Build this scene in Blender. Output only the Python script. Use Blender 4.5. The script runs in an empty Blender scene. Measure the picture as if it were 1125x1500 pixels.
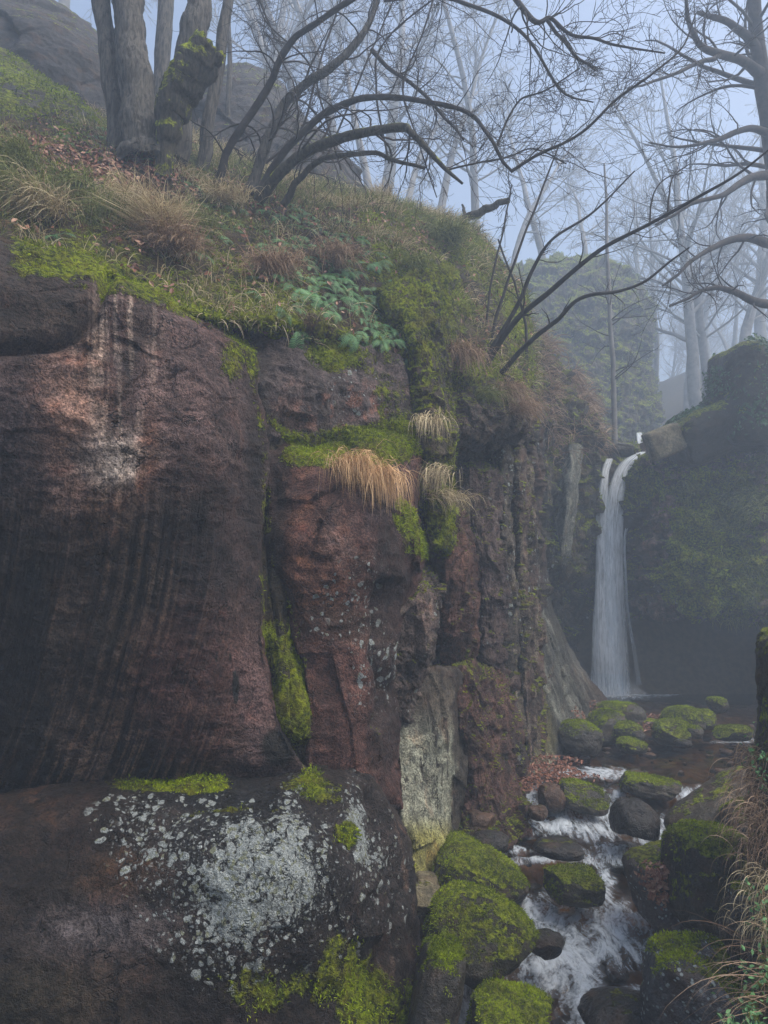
import bpy, math
import numpy as np
from mathutils import Vector, Matrix

# ------------------------------------------------------------------ camera, world, sun, exposure
SC = bpy.context.scene
CAMZ = 3.2
PITCH = math.atan(0.1)
cam_d = bpy.data.cameras.new("camera")
cam = bpy.data.objects.new("camera", cam_d)
SC.collection.objects.link(cam)
SC.camera = cam
cam.location = (0, 0, CAMZ)
cam.rotation_euler = (math.pi / 2 + PITCH, 0, 0)
cam_d.sensor_fit = 'VERTICAL'
cam_d.sensor_height = 24.0
cam_d.lens = 16.0
cam_d.clip_start = 0.05
cam_d.clip_end = 500

SUN_EL, SUN_AZ = math.radians(56), math.radians(115)      # azimuth from +Y towards +X
world = bpy.data.worlds.new("World")
SC.world = world
world.use_nodes = True
wn = world.node_tree
sky = wn.nodes.new('ShaderNodeTexSky')
sky.sky_type = 'NISHITA'
sky.sun_disc = False
sky.sun_elevation = SUN_EL
sky.sun_rotation = SUN_AZ
sky.air_density = 1.0
sky.dust_density = 5.0
sky.ozone_density = 0.5
bg = wn.nodes['Background']
bg.inputs['Strength'].default_value = 0.115
wn.links.new(sky.outputs[0], bg.inputs['Color'])
sun_d = bpy.data.lights.new("sun", 'SUN')
sun_d.energy = 2.2
sun_d.angle = math.radians(40)
sun_d.color = (1.0, 0.96, 0.9)
sun = bpy.data.objects.new("sun", sun_d)
SC.collection.objects.link(sun)
sun.rotation_euler = Vector((math.sin(SUN_AZ) * math.cos(SUN_EL), math.cos(SUN_AZ) * math.cos(SUN_EL),
                             math.sin(SUN_EL))).to_track_quat('Z', 'Y').to_euler()
SC.view_settings.view_transform = 'Standard'
SC.view_settings.look = 'None'
SC.view_settings.gamma = 1.0
SC.view_settings.use_curve_mapping = False
SC.view_settings.exposure = 1.12
cy = SC.cycles
cy.max_bounces = 6
cy.diffuse_bounces = 3
cy.glossy_bounces = 2
cy.transmission_bounces = 3
cy.transparent_max_bounces = 16
cy.volume_bounces = 2
cy.caustics_reflective = False
cy.caustics_refractive = False
cy.use_denoising = True
cy.use_adaptive_sampling = True
cy.adaptive_threshold = 0.02

# ------------------------------------------------------------------ maths helpers
CP, SP = math.cos(PITCH), math.sin(PITCH)

def unproj(u, v, Y):
    u, v, Y = np.broadcast_arrays(np.asarray(u, float), np.asarray(v, float), np.asarray(Y, float))
    dx = (u - 562.5) / 1000.0
    dz = (750.0 - v) / 1000.0
    y = CP - dz * SP
    z = SP + dz * CP
    k = Y / y
    return np.stack([dx * k, Y, CAMZ + z * k], -1)

def PT(u, v, Y):
    return unproj(u, v, Y).reshape(3)

def proj(P):
    x, y, z = P[..., 0], P[..., 1], P[..., 2] - CAMZ
    f = y * CP + z * SP
    h = -y * SP + z * CP
    f = np.maximum(f, 1e-3)
    return 562.5 + 1000 * x / f, 750 - 1000 * h / f

def _hash(ix, iy, iz, seed):
    h = (ix * 374761393 + iy * 668265263 + iz * 2147483647 + seed * 974634777) & 0xffffffff
    h = ((h ^ (h >> 13)) * 1274126177) & 0xffffffff
    h = ((h ^ (h >> 16)) * 2246822519) & 0xffffffff
    return (h ^ (h >> 15)) & 0xffff

def vnoise(P, scale=1.0, seed=0):
    """smooth value noise in -1..1 ; scale may be a 3-vector"""
    Q = P * np.asarray(scale, float)
    I = np.floor(Q).astype(np.int64)
    F = Q - I
    F = F * F * F * (F * (F * 6 - 15) + 10)
    r = 0
    for dx in (0, 1):
        wx = F[..., 0] if dx else 1 - F[..., 0]
        for dy in (0, 1):
            wy = F[..., 1] if dy else 1 - F[..., 1]
            for dz in (0, 1):
                wz = F[..., 2] if dz else 1 - F[..., 2]
                r = r + wx * wy * wz * (_hash(I[..., 0] + dx, I[..., 1] + dy, I[..., 2] + dz, seed) / 32767.5 - 1)
    return r

def fbm(P, scale=1.0, octv=4, gain=0.5, seed=0, ridge=False):
    s = np.asarray(scale, float)
    a, r, n = 1.0, 0, 0
    for o in range(octv):
        x = vnoise(P, s, seed + o * 17)
        if ridge:
            x = 1 - 2 * np.abs(x)
        r = r + a * x
        n += a
        a *= gain
        s = s * 2.03
    return r / n

def facet(P, scale, seed=0, jit=1.0):
    """cell plane noise: gives each voronoi cell its own offset and tilt -> fractured rock"""
    Q = P * np.asarray(scale, float)
    I = np.floor(Q).astype(np.int64)
    best = np.full(Q.shape[:-1], 1e9)
    val = np.zeros(Q.shape[:-1])
    for dx in (-1, 0, 1):
        for dy in (-1, 0, 1):
            for dz in (-1, 0, 1):
                J = I + np.array([dx, dy, dz])
                h = [_hash(J[..., 0], J[..., 1], J[..., 2], seed + k) / 65535.0 for k in range(3)]
                C = J + np.stack(h, -1) * jit
                D = Q - C
                d = (D ** 2).sum(-1)
                g = [_hash(J[..., 0], J[..., 1], J[..., 2], seed + 7 + k) / 32767.5 - 1 for k in range(4)]
                o = g[3] * 0.5 + 0.55 * (D[..., 0] * g[0] + D[..., 1] * g[1] + D[..., 2] * g[2])
                m = d < best
                best = np.where(m, d, best)
                val = np.where(m, o, val)
    return val

def sstep(a, b, x):
    t = np.clip((x - a) / (b - a), 0, 1)
    return t * t * (3 - 2 * t)

def blob(U, V, u, v, ru, rv, ang=0.0, soft=0.6):
    a = math.radians(ang)
    c, s = math.cos(a), math.sin(a)
    x, y = U - u, V - v
    d = np.sqrt(((x * c + y * s) / ru) ** 2 + ((-x * s + y * c) / rv) ** 2)
    return 1 - sstep(1 - soft, 1 + soft, d)

def pathdist(U, V, pts):
    """distance (px) to a polyline"""
    best = np.full(U.shape, 1e9)
    for (a, b), (c, d) in zip(pts[:-1], pts[1:]):
        L = (c - a) ** 2 + (d - b) ** 2 + 1e-9
        t = np.clip(((U - a) * (c - a) + (V - b) * (d - b)) / L, 0, 1)
        best = np.minimum(best, np.hypot(U - a - t * (c - a), V - b - t * (d - b)))
    return best

def normz(a):
    return a / (np.linalg.norm(a, axis=-1, keepdims=True) + 1e-12)

# ------------------------------------------------------------------ mesh helpers
def mkmesh(name, V, F, mat, smooth=True, attrs=None, parent=None, link=True):
    V = np.asarray(V, np.float32).reshape(-1, 3)
    F = np.asarray(F, np.int32)
    me = bpy.data.meshes.new(name)
    me.vertices.add(len(V))
    me.vertices.foreach_set('co', V.ravel())
    k = F.shape[1]
    me.loops.add(F.size)
    me.loops.foreach_set('vertex_index', F.ravel())
    me.polygons.add(len(F))
    me.polygons.foreach_set('loop_start', np.arange(0, F.size, k, dtype=np.int32))
    me.polygons.foreach_set('use_smooth', np.full(len(F), smooth, dtype=bool))
    for an, av in (attrs or {}).items():
        av = np.asarray(av, np.float32)
        if av.ndim == 1:
            at = me.attributes.new(an, 'FLOAT', 'POINT')
            at.data.foreach_set('value', av)
        else:
            at = me.attributes.new(an, 'FLOAT_VECTOR', 'POINT')
            at.data.foreach_set('vector', av[:, :3].ravel())
    me.update(calc_edges=True)
    me.validate()
    if mat:
        me.materials.append(mat)
    o = bpy.data.objects.new(name, me)
    if link:
        SC.collection.objects.link(o)
    if parent:
        o.parent = parent
    return o

def tag(o, label=None, cat=None, group=None, kind=None):
    if label: o['label'] = label
    if cat: o['category'] = cat
    if group: o['group'] = group
    if kind: o['kind'] = kind
    return o

def empty(name, loc):
    o = bpy.data.objects.new(name, None)
    o.location = tuple(float(c) for c in loc)
    SC.collection.objects.link(o)
    return o

def under(o, root):
    """parent a mesh built in world coordinates under an empty that is away from the origin"""
    M = np.array(root.location, dtype=np.float32)
    me = o.data
    co = np.empty(len(me.vertices) * 3, np.float32)
    me.vertices.foreach_get('co', co)
    me.vertices.foreach_set('co', (co.reshape(-1, 3) - M).ravel())
    o.parent = root
    return o

def gridF(n, m):
    a = (np.arange(n - 1)[:, None] * m + np.arange(m - 1)[None, :]).ravel()
    return np.stack([a, a + m, a + m + 1, a + 1], -1)

def catmull(ctrl, n, m):
    """ctrl (R,C,K) -> (n,m,K)"""
    def along(A, n):
        R = A.shape[0]
        t = np.linspace(0, R - 1, n)
        i = np.minimum(t.astype(int), R - 2)
        f = (t - i).reshape((-1,) + (1,) * (A.ndim - 1))
        pad = np.concatenate([2 * A[:1] - A[1:2], A, 2 * A[-1:] - A[-2:-1]], 0)
        p0, p1, p2, p3 = pad[i], pad[i + 1], pad[i + 2], pad[i + 3]
        return 0.5 * (2 * p1 + (p2 - p0) * f + (2 * p0 - 5 * p1 + 4 * p2 - p3) * f ** 2 + (3 * p1 - p0 - 3 * p2 + p3) * f ** 3)
    A = along(np.asarray(ctrl, float), n)
    A = along(A.transpose(1, 0, 2), m).transpose(1, 0, 2)
    return A

def gridN(P):
    du = np.gradient(P, axis=1)
    dv = np.gradient(P, axis=0)
    n = normz(np.cross(dv, du))
    c = P[P.shape[0] // 2, P.shape[1] // 2] - np.array([0, 0, CAMZ])
    return n if (n[P.shape[0] // 2, P.shape[1] // 2] * c).sum() < 0 else -n

# ------------------------------------------------------------------ node helper
class NT:
    def __init__(s, name):
        s.m = bpy.data.materials.new(name)
        s.m.use_nodes = True
        s.t = s.m.node_tree
        s.t.nodes.clear()
        s.out = s.t.nodes.new('ShaderNodeOutputMaterial')
    def n(s, typ, props=None, **inp):
        nd = s.t.nodes.new('ShaderNode' + typ)
        for k, v in (props or {}).items():
            setattr(nd, k, v)
        for k, v in inp.items():
            key = int(k[1:]) if k[0] == 'i' and k[1:].isdigit() else k.replace('_', ' ')
            s.put(nd.inputs[key], v)
        return nd
    def put(s, sock, v):
        if isinstance(v, bpy.types.NodeSocket):
            s.t.links.new(v, sock)
        elif isinstance(v, (tuple, list)) and len(v) == 3 and sock.type == 'RGBA':
            sock.default_value = (*v, 1)
        else:
            sock.default_value = v
    def math(s, op, a, b=0.0, c=0.0, clamp=False):
        nd = s.n('Math', {'operation': op, 'use_clamp': clamp}, i0=a, i1=b, i2=c)
        return nd.outputs[0]
    def mix(s, f, a, b, blend='MIX'):
        nd = s.t.nodes.new('ShaderNodeMix')
        nd.data_type = 'RGBA'
        nd.blend_type = blend
        s.put(nd.inputs[0], f); s.put(nd.inputs[6], a); s.put(nd.inputs[7], b)
        return nd.outputs[2]
    def mixf(s, f, a, b):
        nd = s.t.nodes.new('ShaderNodeMix')
        s.put(nd.inputs[0], f); s.put(nd.inputs[2], a); s.put(nd.inputs[3], b)
        return nd.outputs[0]
    def ramp(s, x, a, b, lo=0.0, hi=1.0):
        nd = s.n('MapRange', {'interpolation_type': 'SMOOTHSTEP'}, i0=x, i1=a, i2=b, i3=lo, i4=hi)
        return nd.outputs[0]
    def noise(s, vec, scale, detail=3.0, rough=0.55, dist=0.0):
        nd = s.n('TexNoise', None, Vector=vec, Scale=scale, Detail=detail, Roughness=rough, Distortion=dist)
        return nd.outputs['Fac']
    def vor(s, vec, scale, feature='F1', rnd=1.0):
        nd = s.n('TexVoronoi', {'feature': feature}, Vector=vec, Scale=scale, Randomness=rnd)
        return nd
    def attr(s, name):
        return s.n('Attribute', {'attribute_name': name})
    def sep(s, col):
        return s.n('SeparateXYZ', None, Vector=col).outputs
    def pos(s):
        return s.n('NewGeometry').outputs['Position']
    def obj(s):
        return s.n('TexCoord').outputs['Object']
    def scl(s, vec, sc):
        return s.n('VectorMath', {'operation': 'MULTIPLY'}, i0=vec, i1=sc).outputs[0]
    def bump(s, h, strength, dist, normal=None):
        nd = s.n('Bump', None, Height=h, Strength=strength, Distance=dist)
        if normal is not None:
            s.put(nd.inputs['Normal'], normal)
        return nd.outputs[0]
    def bsdf(s, col, rough=0.8, normal=None, spec=0.4, **kw):
        nd = s.n('BsdfPrincipled', None, Base_Color=col, Roughness=rough)
        s.put(nd.inputs['Specular IOR Level'], spec)
        if normal is not None:
            s.put(nd.inputs['Normal'], normal)
        for k, v in kw.items():
            s.put(nd.inputs[k.replace('_', ' ')], v)
        s.t.links.new(nd.outputs[0], s.out.inputs[0])
        return nd

# ------------------------------------------------------------------ materials
def moss_colour(N, vec, dry=0.0):
    a = N.noise(vec, 1.7, 3)
    b = N.noise(vec, 22.0, 3, 0.7)
    c = N.mix(N.ramp(a, 0.38, 0.62), (0.05, 0.07, 0.005), (0.27, 0.34, 0.008))
    c = N.mix(N.ramp(b, 0.38, 0.66), N.mix(0.75, c, (0.012, 0.02, 0.004)), N.mix(0.4, c, (0.46, 0.52, 0.015)))
    if dry:
        d = N.noise(vec, 5.0, 2)
        c = N.mix(N.math('MULTIPLY', N.ramp(d, 0.4, 0.65), dry), c, (0.14, 0.09, 0.02))
    return c

def cliff_material(name, bumpk=1.0):
    """rock with its own stains (attributes tint, mask = moss, lichen, wet)"""
    N = NT(name)
    p = N.pos()
    tint = N.attr('tint').outputs['Vector']
    mk = N.sep(N.attr('mask').outputs['Vector'])
    n1 = N.noise(p, 2.2, 4, 0.6)
    n2 = N.noise(p, 11.0, 4, 0.65)
    n3 = N.noise(p, 55.0, 3, 0.7)
    k = N.math('MULTIPLY', N.ramp(n1, 0.3, 0.7, 0.6, 1.4), N.ramp(n2, 0.3, 0.7, 0.6, 1.4))
    k = N.math('MULTIPLY', k, N.ramp(n3, 0.35, 0.66, 0.45, 1.6))
    tint = N.scl(tint, (0.91, 0.78, 0.69))
    col = N.mix(1.0, tint, N.n('CombineXYZ', None, i0=k, i1=k, i2=k).outputs[0], 'MULTIPLY')
    # faint rusty and bluish mineral drifts
    col = N.mix(N.ramp(N.noise(p, 3.7, 3, 0.6, 0.6), 0.55, 0.75, 0, 0.4), col, N.mix(1.0, col, (1.5, 0.85, 0.6), 'MULTIPLY'))
    col = N.mix(N.ramp(N.noise(p, 6.3, 3, 0.6), 0.55, 0.75, 0, 0.35), col, N.mix(1.0, col, (0.85, 1.0, 1.25), 'MULTIPLY'))
    # dark pits
    v = N.vor(p, 26.0).outputs['Distance']
    pit = N.math('MULTIPLY', N.ramp(v, 0.08, 0.16, 1, 0), N.ramp(N.noise(p, 2.6, 2), 0.5, 0.62))
    col = N.mix(N.math('MULTIPLY', pit, 0.7), col, (0.012, 0.012, 0.012))
    # hairline cracks and chipped joints
    wq = N.n('VectorMath', {'operation': 'ADD'}, i0=N.scl(p, (1.0, 1.0, 0.55)), i1=N.scl(N.n('TexNoise', None, Vector=p, Scale=2.6, Detail=4.0, Roughness=0.7).outputs['Color'], (0.45, 0.45, 0.45))).outputs[0]
    cr = N.vor(wq, 3.2, 'DISTANCE_TO_EDGE').outputs['Distance']
    ck = N.math('MULTIPLY', N.ramp(cr, 0.0, 0.022, 1, 0), N.ramp(N.noise(p, 1.7, 3), 0.47, 0.62))
    col = N.mix(N.math('MULTIPLY', ck, 0.75), col, (0.01, 0.01, 0.009))
    # lichen: crusty blobs of several sizes
    q = N.n('VectorMath', {'operation': 'ADD'}, i0=p, i1=N.scl(N.n('TexNoise', None, Vector=p, Scale=9.0, Detail=3.0).outputs['Color'], (0.09, 0.09, 0.09))).outputs[0]
    def blobs(sc, rmin, rmax):
        o = N.vor(q, sc).outputs
        cc = N.sep(o['Color'])
        on = N.ramp(N.math('SUBTRACT', mk[1], cc[0]), -0.02, 0.02)
        rad = N.mixf(cc[1], rmin, rmax)
        return N.math('MULTIPLY', on, N.ramp(N.math('SUBTRACT', rad, o['Distance']), -0.04, 0.06)), o
    L1, l1 = blobs(13.0, 0.30, 0.52)
    L2, l2 = blobs(24.0, 0.28, 0.50)
    L3, l3 = blobs(47.0, 0.25, 0.5)
    L = N.math('MAXIMUM', N.math('MAXIMUM', L1, L2), N.math('MULTIPLY', L3, 0.45))
    crust = N.ramp(N.math('ADD', N.noise(q, 15.0, 6, 0.8), N.math('MULTIPLY', mk[1], 0.40)), 0.80, 0.85)
    L = N.math('MAXIMUM', L, crust)
    L = N.math('MULTIPLY', L, N.ramp(mk[1], 0.03, 0.08))
    L = N.math('MULTIPLY', L, N.ramp(N.noise(p, 95.0, 2, 0.7), 0.3, 0.42))
    lc = N.mix(N.ramp(n3, 0.3, 0.7), (0.15, 0.17, 0.165), (0.37, 0.40, 0.385))
    lc = N.mix(N.ramp(N.sep(l3['Color'])[2], 0.80, 0.9, 0, 0.8), lc, (0.17, 0.18, 0.10))
    col = N.mix(L, col, lc)
    # moss
    mf = N.math('ADD', mk[0], N.math('MULTIPLY', N.math('SUBTRACT', N.noise(p, 7.0, 4, 0.7), 0.5), 1.3))
    mf = N.math('ADD', mf, N.math('MULTIPLY', N.math('SUBTRACT', N.noise(p, 45.0, 2, 0.7), 0.5), 0.5))
    M = N.math('MULTIPLY', N.ramp(mf, 0.42, 0.62), N.ramp(mk[0], 0.06, 0.2))
    col = N.mix(M, col, moss_colour(N, p, 0.35))
    h = N.math('ADD', N.math('MULTIPLY', n2, 0.6), N.math('MULTIPLY', n3, 0.5))
    h = N.math('ADD', h, N.math('MULTIPLY', N.noise(p, 130.0, 2, 0.6), 0.22))
    h = N.math('ADD', h, N.math('MULTIPLY', L, 0.12))
    h = N.math('SUBTRACT', h, N.math('MULTIPLY', pit, 0.3))
    h = N.math('SUBTRACT', h, N.math('MULTIPLY', ck, 0.9))
    h = N.math('ADD', h, N.math('MULTIPLY', M, N.math('MULTIPLY', N.noise(p, 38.0, 3, 0.8), 1.6)))
    nb = N.bump(h, 1.0 * bumpk, 0.06)
    ro = N.mixf(mk[2], N.mixf(n2, 0.75, 0.95), 0.42)
    ro = N.math('MAXIMUM', ro, N.math('MULTIPLY', N.math('MAXIMUM', M, L), 0.95))
    N.bsdf(col, ro, nb, 0.22)
    return N.m

def boulder_material(name, rock=(0.07, 0.06, 0.05), moss=0.5, wet=0.3, lich=0.0):
    """river boulder: moss settles on faces that look up"""
    N = NT(name)
    p = N.pos()
    nz = N.sep(N.n('NewGeometry').outputs['Normal'])[2]
    n1 = N.noise(p, 3.0, 4, 0.6)
    n2 = N.noise(p, 14.0, 4, 0.7)
    n3 = N.noise(p, 60.0, 3, 0.7)
    k = N.math('MULTIPLY', N.ramp(n2, 0.25, 0.75, 0.5, 1.6), N.ramp(n3, 0.25, 0.75, 0.6, 1.4))
    col = N.mix(1.0, N.mix(N.ramp(n1, 0.35, 0.65), rock, tuple(c * 0.45 for c in rock)), N.n('CombineXYZ', None, i0=k, i1=k, i2=k).outputs[0], 'MULTIPLY')
    col = N.mix(N.ramp(N.noise(p, 4.0, 2), 0.5, 0.7, 0, 0.5), col, (0.075, 0.04, 0.02))
    L = None
    if lich > 0:
        v = N.vor(p, 22.0).outputs
        L = N.math('MULTIPLY', N.ramp(v['Distance'], 0.2, 0.3, 1, 0), N.ramp(N.noise(p, 5.0, 2), 0.62 - lich * 0.3, 0.7 - lich * 0.3))
        col = N.mix(L, col, (0.3, 0.34, 0.33))
    mf = N.math('ADD', N.math('MULTIPLY', nz, 0.75), N.math('MULTIPLY', N.math('SUBTRACT', N.noise(p, 4.5, 4, 0.7), 0.5), 1.9))
    mf = N.math('ADD', mf, N.math('MULTIPLY', N.math('SUBTRACT', N.noise(p, 40.0, 3, 0.7), 0.5), 0.5))
    th = 0.95 - moss
    M = N.ramp(mf, th - 0.08, th + 0.12)
    mc = moss_colour(N, p, 0.25)
    col = N.mix(M, col, mc)
    h = N.math('ADD', N.math('MULTIPLY', n2, 0.6), N.math('MULTIPLY', n3, 0.35))
    h = N.math('ADD', h, N.math('MULTIPLY', M, N.math('MULTIPLY', N.noise(p, 42.0, 3, 0.8), 1.7)))
    nb = N.bump(h, 1.0, 0.05)
    ro = N.mixf(M, N.mixf(n2, 0.85 - wet * 0.75, 0.95 - wet * 0.6), 0.95)
    N.bsdf(col, ro, nb, 0.45)
    return N.m

def simple_material(name, c0, c1, scale=8.0, rough=0.9, spec=0.2, attrn=None, trans=0.0):
    N = NT(name)
    if attrn:
        f = N.attr(attrn).outputs['Fac']
    else:
        f = N.ramp(N.noise(N.pos(), scale, 3, 0.7), 0.3, 0.7)
    col = N.mix(f, c0, c1)
    b = N.bsdf(col, rough, None, spec)
    if trans:
        t = N.n('BsdfTranslucent', None, Color=col)
        ms = N.n('MixShader', None, i0=trans, i1=b.outputs[0], i2=t.outputs[0])
        N.t.links.new(ms.outputs[0], N.out.inputs[0])
    return N.m

def bark_material(name, c0, c1, moss=0.0, sc=1.0):
    N = NT(name)
    p = N.pos()
    n = N.noise(N.scl(p, (26.0 * sc, 26.0 * sc, 5.0 * sc)), 1.0, 4, 0.7, 0.4)
    n2 = N.noise(p, 5.0, 3)
    col = N.mix(N.ramp(n, 0.35, 0.62), c0, c1)
    col = N.mix(N.ramp(n2, 0.5, 0.7, 0, 0.6), col, tuple(c * 0.5 for c in c1))
    if moss > 0:
        nz = N.sep(N.n('NewGeometry').outputs['Normal'])[2]
        mf = N.math('ADD', N.math('MULTIPLY', nz, 0.55), N.math('MULTIPLY', N.math('SUBTRACT', N.noise(p, 5.0, 4, 0.7), 0.5), 1.8))
        mf = N.math('ADD', mf, N.attr('mossy').outputs['Fac'])
        M = N.ramp(mf, 0.85 - moss, 1.05 - moss)
        col = N.mix(M, col, moss_colour(N, p, 0.2))
        n = N.math('ADD', n, N.math('MULTIPLY', M, N.noise(p, 60.0, 2)))
    N.bsdf(col, 0.9, N.bump(n, 1.0, 0.02), 0.2)
    return N.m

M_CLIFF = cliff_material('layered wet cliff rock')
M_FARROCK = boulder_material('far mossy rock', (0.075, 0.07, 0.065), 0.45, 0.1)
M_SOIL = simple_material('dark leafy soil', (0.03, 0.022, 0.014), (0.07, 0.05, 0.025), 9)

# ------------------------------------------------------------------ cliff blocks
def patch(name, ctrl, n, m, back=2.0, disp=None, paint=None, mat=None, label=None, kind='structure', cat=None, rnd=5.0, sides=(1, 1, 1, 1), keep=None, group=None):
    """a solid block of the cliff: a front surface through measured points, rounded over its edges and carried back into the hill"""
    A = catmull(np.asarray(ctrl, float), n, m)
    steps = [(0.05, 0.5), (0.14, 0.9), (0.4, 1.0), (1.0, 1.0)]
    def add(A, axis, end):
        rings = []
        e = A[0] if end == 0 else A[-1]
        nx = A[3] if end == 0 else A[-4]
        d = (e - nx)[:, :2]
        d = d / (np.linalg.norm(d, axis=1, keepdims=True) + 1e-9)
        for y, o in steps:
            q = e.copy()
            q[:, :2] += d * o * rnd
            q[:, 2] += back * y
            rings.append(q)
        R = np.stack(rings, 0)
        return np.concatenate([R[::-1], A], 0) if end == 0 else np.concatenate([A, R], 0)
    if sides[0]: A = add(A, 0, 0)
    if sides[1]: A = add(A, 0, 1)
    A = A.transpose(1, 0, 2)
    if sides[2]: A = add(A, 0, 0)
    if sides[3]: A = add(A, 0, 1)
    A = A.transpose(1, 0, 2)
    U, V = A[..., 0], A[..., 1]
    P = unproj(U, V, A[..., 2])
    Nn = gridN(P)
    d = fbm(P, 1.1, 4, 0.5, 3) * 0.07 + fbm(P, 7.0, 4, 0.55, 5) * 0.022
    if disp is not None:
        d = d + disp(P, U, V)
    P = P + Nn * d[..., None]
    Nn = gridN(P)
    if paint is None:
        paint = default_paint
    tint, mask = paint(P, U, V, Nn)
    o = mkmesh(name, P.reshape(-1, 3), gridF(*U.shape), mat or M_CLIFF, True,
               {'tint': tint.reshape(-1, 3), 'mask': mask.reshape(-1, 3)})
    tag(o, label, cat, group, kind)
    info = dict(Y=A[..., 2], P=P, N=Nn, U=U, V=V, mask=mask, o=o)
    if keep is not None:
        SURF[keep] = info
    return info
SURF = {}

def layer(T, w, c):
    return T * (1 - w[..., None]) + np.array(c) * w[..., None]

def default_paint(P, U, V, N, base=(0.10, 0.085, 0.075), moss=0.0):
    T = np.zeros(U.shape + (3,)) + np.array(base)
    T = layer(T, sstep(-0.1, 0.5, fbm(P, (1.5, 1.5, 0.5), 3, 0.5, 31)) * 0.6, (0.05, 0.045, 0.042))
    st = sstep(0.05, 0.45, fbm(P, (7, 7, 0.5), 3, 0.5, 37))
    T = layer(T, st * 0.5, (0.03, 0.028, 0.026))
    mk = np.zeros(U.shape + (3,))
    mk[..., 0] = np.clip(moss + sstep(0.35, 0.8, N[..., 2]) * 0.65 + 0.15 * fbm(P, 1.5, 3, 0.5, 41), 0, 1)
    mk[..., 2] = 0.3
    return T, mk
# ================================================================== THE CLIFF
RED, GREY, DARK, BLK = (0.105, 0.055, 0.042), (0.11, 0.095, 0.095), (0.035, 0.028, 0.026), (0.012, 0.013, 0.013)
PALE, OCH = (0.30, 0.25, 0.22), (0.15, 0.09, 0.055)

def streak_coord(U, V):
    """curving run-off lines on the big slab: they fan down to the lower left"""
    t = sstep(620, 1150, V)
    return U + 0.00052 * np.maximum(V - 600, 0) ** 2 * (0.62 + 0.0 * U) + 8 * np.sin(V / 170.0) + 0 * t

def line3(x, f, P, seed, st=0.35):
    Q = np.stack([x * f, 0 * x + seed * 3.7, P[..., 2] * st], -1)
    return fbm(Q, 1.0, 4, 0.6, seed)

def slab_disp(P, U, V):
    s = streak_coord(U, V)
    g = line3(s, 0.095, P, 11, 0.3)
    g2 = line3(s, 0.22, P, 12, 0.4)
    w = sstep(600, 800, V) * (1 - sstep(270, 380, U))
    d = w * (0.045 * g + 0.022 * g2)
    # the seam of the upper left block
    seam = pathdist(U, V, [(-250, 520), (20, 516), (78, 512), (110, 500), (138, 468), (150, 430), (165, 400)])
    d = d - 0.10 * np.exp(-(seam / 7.0) ** 2)
    inside = (U < 140) & (V < 512)
    d = d + 0.05 * sstep(0, 25, seam) * inside
    # oblique vein
    d = d - 0.02 * np.exp(-(pathdist(U, V, [(140, 620), (200, 575), (270, 545)]) / 3.0) ** 2)
    d = d + 0.05 * fbm(P, (1.2, 1.2, 2.2), 3, 0.5, 91, True) * sstep(800, 650, V)
    d = d + 0.012 * fbm(P, (9, 9, 16), 3, 0.6, 94, True)
    d = d + 0.035 * facet(P + 0.1 * vnoise(P, 3.0, 97)[..., None], (2.0, 2.0, 3.4), 95) * sstep(760, 600, V)
    return d

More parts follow.
